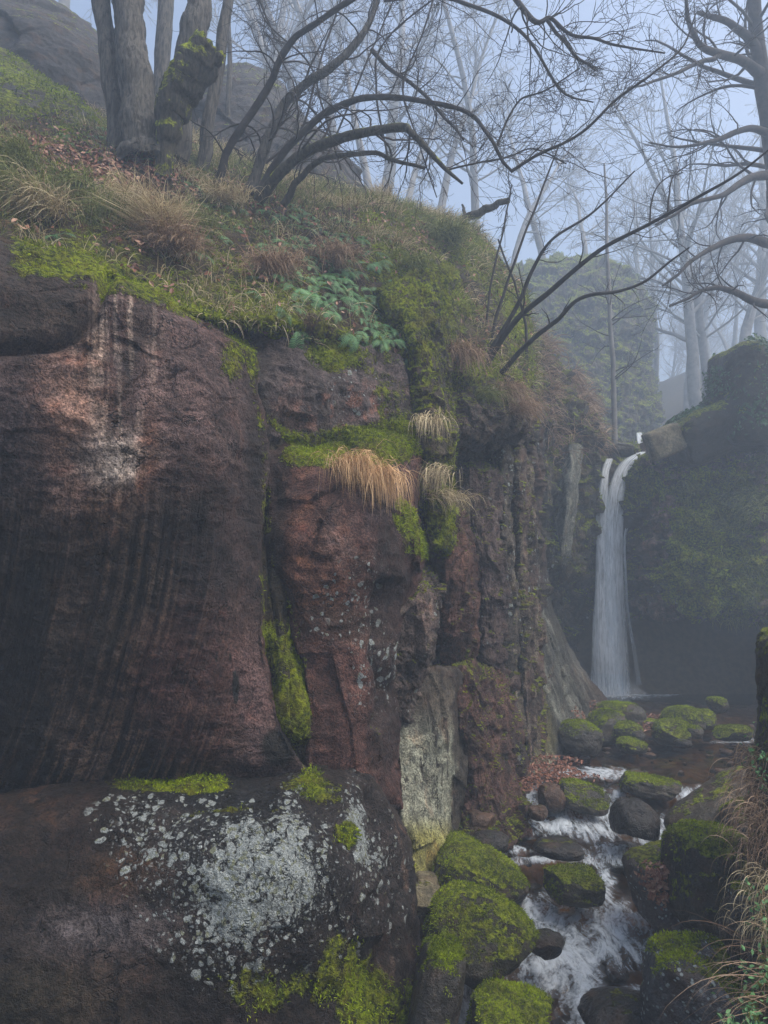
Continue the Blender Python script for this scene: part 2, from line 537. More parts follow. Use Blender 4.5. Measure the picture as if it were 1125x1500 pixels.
def slab_paint(P, U, V, N):
    T = np.zeros(U.shape + (3,)) + np.array((0.082, 0.062, 0.062))
    n1 = fbm(P, 1.3, 4, 0.55, 21)
    n2 = fbm(P, 4.0, 4, 0.6, 22)
    T = layer(T, sstep(0, 0.4, n1) * 0.5, (0.11, 0.06, 0.05))
    s = streak_coord(U, V) + 9 * n1 + 2.5 * n2
    vs = fbm(np.stack([U * 0.045, 0 * U, V * 0.004], -1), 1, 4, 0.6, 23)
    # pale vertical bands
    vs2 = fbm(np.stack([(U + 6 * n1) * 0.13, 0 * U, V * 0.006], -1), 1, 3, 0.6, 24)
    T = layer(T, np.clip(blob(U, V, 170, 545, 52, 175, 3) * sstep(-0.15, 0.25, vs2 + 0.5 * vs) * (0.75 + 0.5 * n2), 0, 1), (0.40, 0.35, 0.31))
    T = layer(T, np.clip(blob(U, V, 165, 500, 60, 130, 3) * sstep(0.0, 0.2, -vs2), 0, 1) * 0.7, (0.06, 0.035, 0.028))
    T = layer(T, np.clip(blob(U, V, 168, 672, 55, 34, 0) * (0.85 + 0.8 * n2), 0, 1), (0.55, 0.52, 0.49))
    T = layer(T, np.clip(blob(U, V, 100, 620, 55, 120, 8) * (0.45 + 0.8 * n2), 0, 1), (0.30, 0.20, 0.16))
    T = layer(T, np.clip(blob(U, V, 150, 765, 75, 50, 0) * (0.35 + 0.9 * vs), 0, 1), (0.17, 0.10, 0.06))
    T = layer(T, np.clip(blob(U, V, 250, 610, 60, 130, 0) * (0.25 + 0.9 * n2), 0, 1), (0.14, 0.10, 0.10))
    # rusty band on the side of the dark curtain
    T = layer(T, np.clip(blob(U, V, 213, 700, 14, 90, 5) * 0.6, 0, 1), (0.15, 0.075, 0.045))
    # upper left: dark algae
    T = layer(T, np.clip(sstep(150, 90, U + 40 * n1) * sstep(540, 480, V) * 0.8, 0, 1), (0.028, 0.024, 0.018))
    T = layer(T, np.clip(sstep(130, 40, U + 60 * n1) * sstep(520, 620, V) * 0.75, 0, 1), (0.03, 0.026, 0.032))
    T = layer(T, np.clip(blob(U, V, 205, 470, 18, 100, 12) * 0.6, 0, 1), (0.035, 0.03, 0.028))
    # run-off streaks (black algae) on the lower slab
    g = line3(s, 0.095, P, 11, 0.3) + 0.55 * line3(s, 0.22, P, 12, 0.4)
    w = sstep(690, 860, V + 110 * n1) * (1 - sstep(260, 380, U + 60 * n1)) * (0.6 + 0.4 * sstep(-0.3, 0.15, fbm(P, (2.2, 2.2, 1.0), 4, 0.6, 26)))
    T = layer(T, np.clip(w * 0.8, 0, 1), (0.135, 0.098, 0.066))
    T = layer(T, np.clip(sstep(0.24, 0.04, g) * w, 0, 1) * 0.96, (0.008, 0.008, 0.008))
    T = layer(T, np.clip(sstep(0.15, 0.5, g) * w * (1 - sstep(900, 1000, V)), 0, 1) * 0.5, (0.12, 0.09, 0.06))
    T = layer(T, np.clip(blob(U, V, 165, 905, 120, 50, -35, 0.8) * 0.6, 0, 1), (0.009, 0.010, 0.010))
    T = layer(T, np.clip(blob(U, V, 310, 830, 60, 120, 0, 0.8) * 0.85, 0, 1), (0.018, 0.014, 0.016))
    T = layer(T, np.clip(blob(U, V, 372, 690, 16, 160, 0, 0.7) * 0.85, 0, 1), (0.014, 0.012, 0.012))
    T = layer(T, np.clip(blob(U, V, 290, 1010, 100, 110, 0, 0.5) * (0.8 + 0.6 * n2), 0, 1), (0.085, 0.048, 0.045))
    T = layer(T, np.clip(blob(U, V, 372, 1040, 22, 90, -8, 0.6) * (0.6 + 0.8 * n2), 0, 1), (0.12, 0.085, 0.09))
    T = layer(T, np.clip(blob(U, V, 250, 760, 60, 60, -30, 0.9) * 0.75, 0, 1), (0.012, 0.011, 0.012))
    T = layer(T, np.clip(sstep(110, 20, U + 50 * n1) * sstep(640, 800, V) * 0.7, 0, 1), (0.012, 0.011, 0.011))
    # black drip marks
    dr = sstep(0.28, 0.36, fbm(P, (11, 11, 3.0), 3, 0.55, 29) * blob(U, V, 300, 1000, 60, 140, 0, 0.8) + 0.0)
    T = layer(T, dr, BLK)
    T = layer(T, np.clip(blob(U, V, 408, 1095, 26, 30, 0, 0.3), 0, 1), (0.018, 0.019, 0.018))
    mk = np.zeros(U.shape + (3,))
    edge = sstep(46, 0, V - (372 + np.maximum(U, 0) * 0.27)) * sstep(-40, 60, U)
    m = edge * 0.75 + blob(U, V, 345, 520, 26, 45, 15) * 0.6 + blob(U, V, 40, 405, 60, 18, 0) * 0.35
    m = m + 0.5 * np.exp(-(pathdist(U, V, [(372, 520), (380, 620), (388, 760), (384, 850), (395, 960)]) / 8.0) ** 2)
    mk[..., 0] = np.clip(m, 0, 1)
    mk[..., 1] = 0.0
    mk[..., 2] = np.clip(0.30 + 0.35 * w + 0.3 * n1, 0, 0.8)
    return T, mk

patch('cliff_face', [
    [(-330, 300, 4.5), (-150, 330, 4.8), (-20, 366, 5.1), (100, 384, 5.35), (210, 420, 5.6), (300, 470, 5.9), (368, 512, 6.3)],
    [(-330, 400, 4.1), (-150, 400, 4.45), (-20, 400, 4.75), (100, 420, 5.0), (215, 450, 5.2), (305, 500, 5.5), (376, 550, 6.0)],
    [(-330, 480, 4.0), (-150, 480, 4.35), (-20, 480, 4.65), (100, 500, 4.9), (215, 520, 5.1), (310, 550, 5.4), (382, 600, 5.95)],
    [(-330, 650, 4.1), (-150, 650, 4.4), (-20, 650, 4.65), (100, 655, 4.85), (215, 660, 5.0), (310, 670, 5.3), (388, 700, 5.9)],
    [(-330, 830, 4.4), (-150, 820, 4.65), (-20, 820, 4.9), (100, 820, 5.05), (215, 820, 5.15), (315, 820, 5.35), (380, 820, 5.8)],
    [(-330, 1000, 4.7), (-150, 1000, 4.95), (-20, 1000, 5.15), (100, 1000, 5.28), (215, 1000, 5.35), (320, 1000, 5.42), (394, 1000, 5.7)],
    [(-330, 1120, 5.0), (-150, 1120, 5.2), (-20, 1110, 5.35), (100, 1100, 5.45), (215, 1095, 5.45), (325, 1100, 5.45), (425, 1095, 5.65)],
    [(-330, 1205, 5.2), (-150, 1195, 5.4), (-20, 1176, 5.55), (95, 1152, 5.6), (200, 1142, 5.6), (330, 1143, 5.6), (450, 1135, 5.75)],
], 520, 420, 1.6, slab_disp, slab_paint, keep='slab')

def low_disp(P, U, V):
    d = 0.05 * fbm(P, 2.3, 3, 0.5, 51, True) + 0.02 * fbm(P, 9, 3, 0.6, 52)
    d = d + 0.10 * blob(U, V, 370, 1260, 110, 60, 0, 0.9)
    # a rib at the right edge
    d = d - 0.12 * np.exp(-(pathdist(U, V, [(548, 1160), (560, 1200), (585, 1300), (575, 1400), (540, 1480)]) / 10.0) ** 2)
    d = d + 0.05 * facet(P, 1.4, 53) * sstep(430, 520, U)
    return d

def low_paint(P, U, V, N):
    T = np.zeros(U.shape + (3,)) + np.array((0.026, 0.021, 0.018))
    n1 = fbm(P, 1.6, 4, 0.55, 61)
    n2 = fbm(P, 5.0, 4, 0.6, 62)
    T = layer(T, sstep(-0.1, 0.4, n1) * 0.6, (0.055, 0.038, 0.032))
    T = layer(T, np.clip(blob(U, V, 300, 1230, 300, 110, 10, 0.5) * sstep(150, 300, U) * 0.85, 0, 1), (0.022, 0.026, 0.030))
    T = layer(T, np.clip(blob(U, V, 155, 1360, 95, 36, -4, 0.8) * (0.7 + 0.9 * n2), 0, 1), (0.13, 0.125, 0.14))
    T = layer(T, np.clip(blob(U, V, 180, 1280, 60, 30, 0, 0.8) * (0.6 + 0.9 * n2), 0, 1) * 0.6, (0.12, 0.07, 0.035))
    T = layer(T, np.clip(blob(U, V, 540, 1230, 60, 90, 0, 0.6) * 0.7, 0, 1), (0.055, 0.05, 0.05))
    T = layer(T, np.clip(sstep(0.15, 0.45, fbm(P, (8, 8, 1.2), 3, 0.5, 63)) * sstep(560, 590, U), 0, 1) * 0.8, (0.12, 0.09, 0.075))
    T = layer(T, np.clip(sstep(1380, 1460, V) * sstep(250, 50, U) * 0.6, 0, 1), (0.04, 0.038, 0.02))
    T = layer(T, sstep(0.1, 0.5, fbm(P, (9, 9, 1.0), 3, 0.5, 64)) * sstep(1260, 1160, V) * sstep(160, 60, U) * 0.5, (0.13, 0.07, 0.04))
    mk = np.zeros(U.shape + (3,))
    m = blob(U, V, 240, 1148, 90, 14, 0) * 0.7 + blob(U, V, 300, 1150, 40, 14, 0) * 0.5 + blob(U, V, 335, 1196, 90, 7, 0) * 0.45
    m = m + blob(U, V, 455, 1150, 50, 25, 10) * 0.55 + blob(U, V, 505, 1225, 18, 20, 0) * 0.65
    m = m + blob(U, V, 380, 1450, 70, 40, 0) * 0.55 + blob(U, V, 500, 1430, 50, 70, 0) * 0.55 + blob(U, V, 560, 1480, 50, 60, 0) * 0.6
    m = m + sstep(0.0, 0.5, n1) * 0.35 * sstep(420, 520, U)
    mk[..., 0] = np.clip(m, 0, 1)
    l = blob(U, V, 380, 1290, 85, 80, 0, 0.5) * 0.85 + blob(U, V, 300, 1360, 60, 60, 20, 0.8) * 0.45 + blob(U, V, 250, 1210, 90, 50, 0, 0.8) * 0.34
    l = l + blob(U, V, 205, 1200, 20, 50, 0, 0.6) * 0.3 + blob(U, V, 425, 1190, 18, 45, 0, 0.7) * 0.5 + blob(U, V, 518, 1200, 16, 50, 0, 0.7) * 0.7 + blob(U, V, 535, 1250, 30, 30, 0, 0.8) * 0.5
    l = l + blob(U, V, 230, 1280, 50, 50, 0, 0.9) * 0.32 + blob(U, V, 350, 1410, 60, 40, 0, 0.9) * 0.32 + blob(U, V, 480, 1300, 110, 120, 0, 0.9) * 0.17
    T = T * 0.72
    mk[..., 1] = np.clip(l * (1 + 0.35 * n2), 0, 0.95)
    mk[..., 2] = np.clip(0.35 + 0.3 * n1, 0, 0.7)
    return T, mk

patch('cliff_face', [
    [(-330, 1190, 6.1), (-150, 1185, 6.2), (0, 1165, 6.2), (130, 1140, 6.2), (260, 1132, 6.2), (380, 1125, 6.2), (480, 1122, 6.3), (545, 1125, 6.5), (575, 1150, 6.8)],
    [(-330, 1200, 5.1), (-150, 1190, 5.3), (0, 1170, 5.45), (130, 1150, 5.5), (260, 1145, 5.5), (380, 1140, 5.5), (480, 1140, 5.6), (552, 1150, 5.9), (580, 1190, 6.3)],
    [(-330, 1235, 4.7), (-150, 1230, 4.85), (0, 1210, 5.0), (130, 1190, 5.1), (260, 1190, 5.15), (380, 1190, 5.15), (480, 1190, 5.3), (556, 1200, 5.6), (592, 1230, 6.1)],
    [(-330, 1310, 4.5), (-150, 1300, 4.6), (0, 1290, 4.7), (130, 1280, 4.75), (260, 1275, 4.8), (380, 1270, 4.8), (480, 1275, 5.0), (565, 1290, 5.4), (602, 1310, 5.9)],
    [(-330, 1390, 4.4), (-150, 1380, 4.5), (0, 1375, 4.55), (130, 1370, 4.6), (260, 1370, 4.6), (380, 1370, 4.65), (480, 1370, 4.85), (570, 1380, 5.25), (610, 1395, 5.75)],
    [(-330, 1480, 4.35), (-150, 1480, 4.4), (0, 1475, 4.45), (130, 1470, 4.5), (260, 1470, 4.55), (380, 1470, 4.65), (480, 1470, 4.85), (560, 1475, 5.15), (612, 1480, 5.6)],
    [(-330, 1700, 4.3), (-150, 1700, 4.35), (0, 1700, 4.4), (130, 1690, 4.45), (260, 1690, 4.5), (380, 1690, 4.6), (480, 1690, 4.75), (560, 1690, 5.0), (615, 1690, 5.4)],
], 420, 520, 1.5, low_disp, low_paint, keep='low')

# --- second block: red buttress under the ledge
def but_disp(P, U, V):
    d = 0.06 * fbm(P, 2.0, 3, 0.5, 71, True) + 0.05 * facet(P, (1.3, 1.3, 0.9), 72) + 0.02 * fbm(P, 6, 3, 0.6, 73)
    d = d - 0.04 * np.exp(-(pathdist(U, V, [(470, 770), (460, 800), (448, 815)]) / 4.0) ** 2)
    d = d - 0.16 * np.exp(-(pathdist(U, V, [(560, 860), (556, 900), (545, 960), (560, 1010), (552, 1060)]) / 9.0) ** 2)
    d = d + 0.14 * blob(U, V, 470, 800, 60, 60, 0, 0.9)
    return d
def but_paint(P, U, V, N):
    T = np.zeros(U.shape + (3,)) + np.array((0.095, 0.052, 0.045))
    n1 = fbm(P, 1.8, 4, 0.55, 74); n2 = fbm(P, 6.0, 4, 0.6, 75)
    T = layer(T, np.clip(blob(U, V, 470, 800, 60, 90, 0, 0.7) * (0.5 + n2), 0, 1), (0.19, 0.095, 0.06))
    T = layer(T, np.clip(blob(U, V, 402, 820, 26, 300, 3, 0.6) * 0.85, 0, 1), (0.018, 0.014, 0.012))
    T = layer(T, np.clip(blob(U, V, 570, 830, 30, 90, 0, 0.7) * 0.8, 0, 1), (0.022, 0.02, 0.02))
    T = layer(T, np.clip(blob(U, V, 520, 770, 40, 60, 30, 0.8) * (0.3 + n2), 0, 1), (0.15, 0.13, 0.14))
    T = layer(T, np.clip(blob(U, V, 500, 910, 60, 30, 20, 0.8) * 0.6, 0, 1), (0.035, 0.03, 0.022))
    T = layer(T, sstep(0.0, 0.5, n1) * 0.5, (0.05, 0.032, 0.032))
    T = layer(T, np.clip(blob(U, V, 560, 1010, 22, 130, 0, 0.6) * 0.7, 0, 1), (0.02, 0.02, 0.02))
    mk = np.zeros(U.shape + (3,))
    m = blob(U, V, 520, 655, 100, 36, 0, 0.4) * 0.9 + blob(U, V, 450, 680, 40, 14, 0, 0.4) * 0.6 + blob(U, V, 585, 755, 16, 26, -20) * 0.9 + blob(U, V, 610, 800, 26, 20, 30) * 0.8
    m = m + 0.45 * np.exp(-(pathdist(U, V, [(392, 700), (400, 800), (440, 930), (456, 1060)]) / 7.0) ** 2) + blob(U, V, 552, 1040, 10, 60, 0) * 0.35
    m = m * sstep(0.55, 0.35, np.abs(np.minimum(0, N[..., 2])))
    mk[..., 0] = np.clip(m, 0, 1)
    mk[..., 1] = np.clip(blob(U, V, 510, 880, 40, 60, 30, 0.9) * 0.2 + blob(U, V, 545, 980, 30, 60, 0, 0.9) * 0.25, 0, 1)
    mk[..., 2] = np.clip(0.35 + 0.3 * n1, 0, 1)
    return T, mk
patch('cliff_face', [
    [(388, 636, 7.1), (430, 630, 7.2), (480, 625, 7.3), (540, 622, 7.4), (600, 625, 7.7)],
    [(390, 660, 6.6), (436, 655, 6.65), (490, 650, 6.7), (550, 655, 6.8), (604, 670, 7.3)],
    [(394, 690, 6.25), (440, 690, 6.2), (495, 700, 6.2), (555, 720, 6.35), (604, 745, 6.95)],
    [(400, 780, 6.1), (445, 780, 6.0), (500, 785, 6.0), (560, 800, 6.2), (612, 820, 6.9)],
    [(418, 880, 6.1), (460, 880, 6.05), (505, 885, 6.1), (550, 890, 6.3), (590, 900, 6.9)],
    [(444, 980, 6.0), (474, 980, 6.0), (510, 985, 6.05), (545, 990, 6.25), (572, 1000, 6.8)],
    [(455, 1070, 5.95), (480, 1070, 5.95), (512, 1075, 6.0), (545, 1080, 6.2), (572, 1090, 6.7)],
    [(450, 1150, 5.95), (480, 1150, 5.95), (515, 1150, 6.0), (550, 1160, 6.2), (585, 1180, 6.7)],
], 380, 200, 1.5, but_disp, but_paint, keep='but')

# --- upper wall above the ledge
def upw_paint(P, U, V, N):
    T = np.zeros(U.shape + (3,)) + np.array((0.095, 0.082, 0.085))
    n1 = fbm(P, 1.8, 4, 0.55, 84); n2 = fbm(P, 7.0, 4, 0.6, 85)
    T = layer(T, sstep(0.0, 0.4, n1) * 0.6, (0.055, 0.048, 0.05))
    T = layer(T, np.clip(blob(U, V, 500, 600, 60, 40, 0, 0.7) * sstep(0, 0.3, n2), 0, 1) * 0.9, (0.24, 0.13, 0.10))
    T = layer(T, np.clip(blob(U, V, 380, 620, 12, 110, 0, 0.6), 0, 1) * 0.8, (0.02, 0.02, 0.02))
    T = layer(T, sstep(0.1, 0.5, fbm(P, (8, 8, 1.0), 3, 0.5, 86)) * 0.5, (0.03, 0.028, 0.024))
    mk = np.zeros(U.shape + (3,))
    m = blob(U, V, 490, 515, 45, 30, 10, 0.6) * 0.7 + blob(U, V, 400, 480, 40, 16, 10) * 0.7 + blob(U, V, 570, 590, 30, 90, -10) * 0.5
    m = m + 0.5 * np.exp(-(pathdist(U, V, [(365, 540), (375, 600), (400, 620), (440, 650)]) / 10.0) ** 2)
    m = m + blob(U, V, 530, 640, 100, 20, 0, 0.6) * 0.7
    mk[..., 0] = np.clip(m, 0, 1)
    mk[..., 1] = blob(U, V, 520, 560, 40, 60, 0, 0.8) * 0.15
    mk[..., 2] = 0.3
    return T, mk
patch('cliff_face', [
    [(300, 452, 6.9), (410, 455, 7.0), (480, 470, 7.3), (550, 490, 7.8), (620, 510, 8.3)],
    [(320, 490, 6.6), (416, 500, 6.55), (484, 505, 6.85), (552, 520, 7.25), (622, 545, 7.9)],
    [(376, 560, 6.25), (428, 555, 6.45), (488, 560, 6.7), (556, 570, 7.1), (624, 590, 7.8)],
    [(384, 620, 6.3), (432, 620, 6.5), (492, 615, 6.75), (560, 620, 7.15), (626, 640, 7.8)],
    [(390, 680, 6.5), (436, 680, 6.7), (496, 680, 6.9), (564, 680, 7.2), (628, 700, 7.8)],
], 220, 260, 1.8, lambda P, U, V: 0.09 * fbm(P, 2.2, 3, 0.5, 81, True) + 0.03 * fbm(P, 8, 3, 0.6, 82), upw_paint, keep='upw')

# --- mossy wedge that fills the cleft
def wedge_paint(P, U, V, N):
    T = np.zeros(U.shape + (3,)) + np.array((0.05, 0.045, 0.03))
    mk = np.zeros(U.shape + (3,))
    n1 = fbm(P, 3, 3, 0.5, 88)
    mk[..., 0] = np.clip(sstep(560, 800, V) * 0.48 + 0.2 * sstep(900, 1040, V) + n1 * 0.55, 0, 1)
    mk[..., 2] = 0.4
    return T, mk
patch('cliff_face', [
    [(350, 480, 6.7), (375, 480, 6.8), (405, 485, 6.9)],
    [(360, 620, 6.4), (385, 620, 6.45), (410, 620, 6.5)],
    [(368, 780, 6.05), (392, 780, 6.05), (420, 780, 6.2)],
    [(370, 900, 5.95), (404, 900, 5.92), (440, 900, 6.15)],
    [(385, 1000, 5.85), (422, 1000, 5.78), (460, 1000, 6.1)],
    [(395, 1065, 5.8), (430, 1068, 5.7), (465, 1068, 6.0)],
    [(402, 1090, 5.95), (432, 1092, 5.95), (465, 1095, 6.1)],
    [(410, 1150, 6.1), (440, 1150, 6.1), (470, 1150, 6.2)],
], 260, 60, 1.2, lambda P, U, V: 0.10 * fbm(P, (5, 5, 2.5), 3, 0.5, 87) - 0.10 * np.exp(-(pathdist(U, V, [(385, 500), (392, 700), (396, 860), (425, 980), (432, 1070)]) / 3.5) ** 2), wedge_paint, keep='wedge')

# --- vertical columns at the corner, each a block of its own
def col_paint(base, second, moss=0.0, lich=0.0, seed=100, dark=0.4):
    def f(P, U, V, N):
        T = np.zeros(U.shape + (3,)) + np.array(base)
        n1 = fbm(P, 2.2, 4, 0.55, seed)
        st = fbm(P, (9, 9, 0.8), 4, 0.6, seed + 1)
        T = layer(T, sstep(0.0, 0.4, st), second)
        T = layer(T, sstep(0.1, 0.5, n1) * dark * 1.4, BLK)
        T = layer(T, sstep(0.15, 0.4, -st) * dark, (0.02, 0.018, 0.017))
        mk = np.zeros(U.shape + (3,))
        mk[..., 0] = np.clip(moss + sstep(0.3, 0.7, N[..., 2]) * 0.6 + 0.25 * fbm(P, (4, 4, 1.0), 3, 0.5, seed + 2), 0, 1)
        mk[..., 1] = lich * sstep(0, 0.4, n1)
        mk[..., 2] = 0.5
        return T, mk
    return f
def col_disp(k=1.0, seed=200):
    def f(P, U, V):
        Q = P + 0.10 * np.stack([fbm(P, 2.5, 2, 0.5, seed + 5), fbm(P, 2.5, 2, 0.5, seed + 6), fbm(P, 2.5, 2, 0.5, seed + 7)], -1)
        return k * 0.16 * facet(Q, (1.6, 1.6, 0.7), seed) + 0.075 * facet(Q, (4.5, 4.5, 2.2), seed + 9) + 0.05 * k * fbm(P, (5, 5, 1.5), 3, 0.6, seed + 1, True) + 0.06 * facet(Q, (2.6, 2.6, 2.0), seed + 12) + 0.03 * fbm(P, 9, 3, 0.6, seed + 2, True)
    return f

# mossy rib running down from the slope
patch('cliff_face', [
    [(556, 430, 7.7), (590, 410, 7.9), (630, 395, 8.4), (665, 400, 9.2)],
    [(590, 500, 7.6), (610, 495, 7.5), (640, 500, 7.9), (668, 520, 9.0)],
    [(606, 580, 7.6), (625, 580, 7.45), (645, 590, 7.75), (664, 600, 8.8)],
    [(612, 660, 7.6), (630, 660, 7.4), (648, 670, 7.65), (664, 690, 8.6)],
    [(614, 740, 7.6), (634, 740, 7.4), (650, 750, 7.6), (664, 760, 8.4)],
    [(618, 800, 7.7), (634, 800, 7.55), (646, 800, 7.7), (658, 800, 8.4)],
], 260, 90, 1.6, col_disp(0.5, 210), col_paint((0.075, 0.065, 0.05), (0.13, 0.12, 0.09), 0.55, 0.05, 110, 0.2), keep='rib')
# grey brown bulge with the small cave over it
patch('cliff_face', [
    [(560, 840, 7.6), (590, 830, 7.5), (625, 836, 7.6), (644, 850, 7.9)],
    [(556, 890, 7.0), (586, 875, 6.95), (622, 880, 7.1), (638, 890, 7.6)],
    [(552, 950, 6.95), (580, 945, 6.9), (612, 950, 7.05), (630, 960, 7.6)],
    [(556, 1010, 7.1), (575, 1005, 7.1), (598, 1010, 7.3), (615, 1010, 7.7)],
    [(558, 1080, 7.2), (572, 1080, 7.25), (590, 1080, 7.4), (600, 1080, 7.8)],
    [(560, 1190, 7.0), (576, 1200, 7.05), (592, 1200, 7.2), (600, 1200, 7.6)],
], 220, 90, 1.2, col_disp(0.55, 220), col_paint((0.10, 0.085, 0.08), (0.17, 0.15, 0.135), 0.05, 0.15, 120, 0.35))
# dark backing of the recess
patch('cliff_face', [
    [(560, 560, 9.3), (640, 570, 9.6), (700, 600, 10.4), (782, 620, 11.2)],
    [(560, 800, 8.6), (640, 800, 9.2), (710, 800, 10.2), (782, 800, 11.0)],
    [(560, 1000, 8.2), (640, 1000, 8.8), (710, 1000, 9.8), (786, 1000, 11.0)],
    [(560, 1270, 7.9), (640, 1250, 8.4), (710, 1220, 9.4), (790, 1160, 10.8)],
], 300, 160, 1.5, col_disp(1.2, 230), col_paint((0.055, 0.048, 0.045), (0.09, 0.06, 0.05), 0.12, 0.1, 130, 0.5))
# red column
patch('cliff_face', [
    [(640, 760, 8.5), (656, 745, 8.3), (676, 755, 8.4), (690, 780, 8.9)],
    [(640, 830, 8.2), (660, 820, 8.0), (684, 830, 8.1), (698, 850, 8.7)],
    [(640, 900, 8.1), (660, 900, 7.95), (684, 900, 8.1), (698, 910, 8.7)],
    [(644, 950, 8.3), (662, 950, 8.2), (682, 945, 8.3), (694, 950, 8.8)],
    [(650, 985, 8.7), (662, 985, 8.6), (680, 985, 8.7), (690, 985, 9.0)],
], 200, 80, 1.2, col_disp(0.4, 240), col_paint((0.085, 0.05, 0.042), (0.11, 0.065, 0.05), 0.0, 0.0, 140, 0.3))
# narrow block with the white lichen rosette
patch('cliff_face', [
    [(668, 690, 9.4), (690, 680, 9.3), (722, 690, 9.4), (738, 700, 9.9)],
    [(672, 760, 9.2), (694, 750, 9.1), (722, 760, 9.2), (736, 770, 9.8)],
    [(690, 840, 9.1), (708, 840, 9.0), (728, 840, 9.1), (738, 850, 9.7)],
    [(700, 920, 9.1), (716, 920, 9.0), (732, 920, 9.1), (742, 920, 9.7)],
    [(706, 1000, 9.2), (722, 1000, 9.1), (738, 1000, 9.2), (748, 1000, 9.7)],
], 200, 80, 1.2, col_disp(0.5, 250), col_paint((0.09, 0.07, 0.068), (0.13, 0.11, 0.105), 0.05, 0.12, 150, 0.35))
# tall ribs at the silhouette
for k, (u0, u1, v0, v1, y0, b0, b1, ms) in enumerate([
        (728, 752, 640, 1080, 9.9, (0.075, 0.07, 0.06), (0.18, 0.17, 0.14), 0.14),
        (750, 776, 600, 1110, 10.3, (0.085, 0.065, 0.055), (0.16, 0.15, 0.12), 0.24)]):
    patch('cliff_face', [
        [(u0, v0, y0 + 0.3), ((u0 + u1) / 2, v0 - 8, y0 + 0.1), (u1 - 4, v0, y0 + 0.6)],
        [(u0 - 2, v0 + 130, y0 - 0.1), ((u0 + u1) / 2, v0 + 130, y0 - 0.25), (u1, v0 + 130, y0 + 0.4)],
        [(u0 + 2, v0 + 260, y0), ((u0 + u1) / 2 + 3, v0 + 260, y0 - 0.2), (u1 + 2, v0 + 260, y0 + 0.4)],
        [(u0 + 4, v0 + 360, y0 - 0.1), ((u0 + u1) / 2 + 8, v0 + 360, y0 - 0.3), (u1 + 10, v0 + 360, y0 + 0.3)],
        [(u0 + 8, v1, y0 - 0.2), ((u0 + u1) / 2 + 16, v1, y0 - 0.4), (u1 + 22, v1, y0 + 0.2)],
    ], 300, 60, 1.2, col_disp(0.5, 260 + k * 5), col_paint(b0, b1, ms, 0.12, 160 + k * 7, 0.45))
# overhanging prow with its shelf
patch('cliff_face', [
    [(640, 556, 10.2), (680, 530, 10.4), (725, 520, 10.6), (772, 545, 11.2)],
    [(640, 590, 9.2), (685, 560, 9.3), (735, 555, 9.6), (776, 575, 10.5)],
    [(646, 630, 8.6), (690, 596, 8.7), (740, 590, 9.2), (776, 605, 10.3)],
    [(652, 655, 8.6), (694, 640, 8.7), (742, 620, 9.1), (774, 630, 10.2)],
    [(656, 668, 9.6), (694, 664, 9.6), (740, 650, 9.9), (772, 660, 10.6)],
], 180, 160, 1.5, col_disp(0.6, 270), col_paint((0.07, 0.062, 0.055), (0.10, 0.08, 0.07), 0.15, 0.05, 175, 0.3), keep='prow')
# pale wet slab
def pale_paint(P, U, V, N):
    T = np.zeros(U.shape + (3,)) + np.array((0.28, 0.33, 0.28))
    n1 = fbm(P, 3, 4, 0.55, 181); st = fbm(P, (10, 10, 1.6), 4, 0.6, 182)
    T = layer(T, sstep(0, 0.4, n1) * 0.6, (0.20, 0.23, 0.21))
    T = layer(T, sstep(1190, 1230, V) * 0.75, (0.30, 0.32, 0.07))
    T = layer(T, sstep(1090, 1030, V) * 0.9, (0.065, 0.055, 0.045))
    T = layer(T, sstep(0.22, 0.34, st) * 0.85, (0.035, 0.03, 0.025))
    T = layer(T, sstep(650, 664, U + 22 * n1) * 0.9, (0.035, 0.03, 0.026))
    mk = np.zeros(U.shape + (3,)); mk[..., 2] = 0.8
    mk[..., 0] = blob(U, V, 610, 1040, 20, 30, 0) * 0.3
    return T, mk
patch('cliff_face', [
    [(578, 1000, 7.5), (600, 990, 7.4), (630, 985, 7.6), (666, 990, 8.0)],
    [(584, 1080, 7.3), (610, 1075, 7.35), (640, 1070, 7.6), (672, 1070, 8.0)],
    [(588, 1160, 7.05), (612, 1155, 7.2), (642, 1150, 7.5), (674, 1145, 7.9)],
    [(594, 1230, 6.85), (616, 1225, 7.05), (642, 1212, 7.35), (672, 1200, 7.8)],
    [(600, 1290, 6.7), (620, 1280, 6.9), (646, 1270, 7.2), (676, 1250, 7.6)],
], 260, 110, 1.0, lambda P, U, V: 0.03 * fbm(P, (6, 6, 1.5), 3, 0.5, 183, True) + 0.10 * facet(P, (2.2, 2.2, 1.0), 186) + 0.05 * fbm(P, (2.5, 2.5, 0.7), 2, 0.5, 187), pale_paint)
# dark brown flowing column with the small moss ledge
patch('cliff_face', [
    [(634, 972, 9.3), (664, 958, 9.3), (700, 958, 9.5), (736, 970, 9.9)],
    [(634, 1000, 8.5), (668, 985, 8.3), (706, 985, 8.6), (744, 1000, 9.3)],
    [(648, 1060, 8.4), (680, 1050, 8.15), (716, 1050, 8.4), (756, 1060, 9.2)],
    [(662, 1130, 8.3), (694, 1130, 8.1), (730, 1120, 8.3), (768, 1120, 9.1)],
    [(668, 1200, 8.1), (700, 1195, 8.0), (738, 1190, 8.2), (772, 1175, 8.9)],
    [(668, 1260, 7.8), (700, 1250, 7.7), (738, 1240, 7.9), (772, 1220, 8.4)],
], 260, 160, 1.2, col_disp(0.55, 280), col_paint((0.085, 0.052, 0.045), (0.12, 0.075, 0.055), 0.08, 0.05, 185, 0.5), keep='brown')
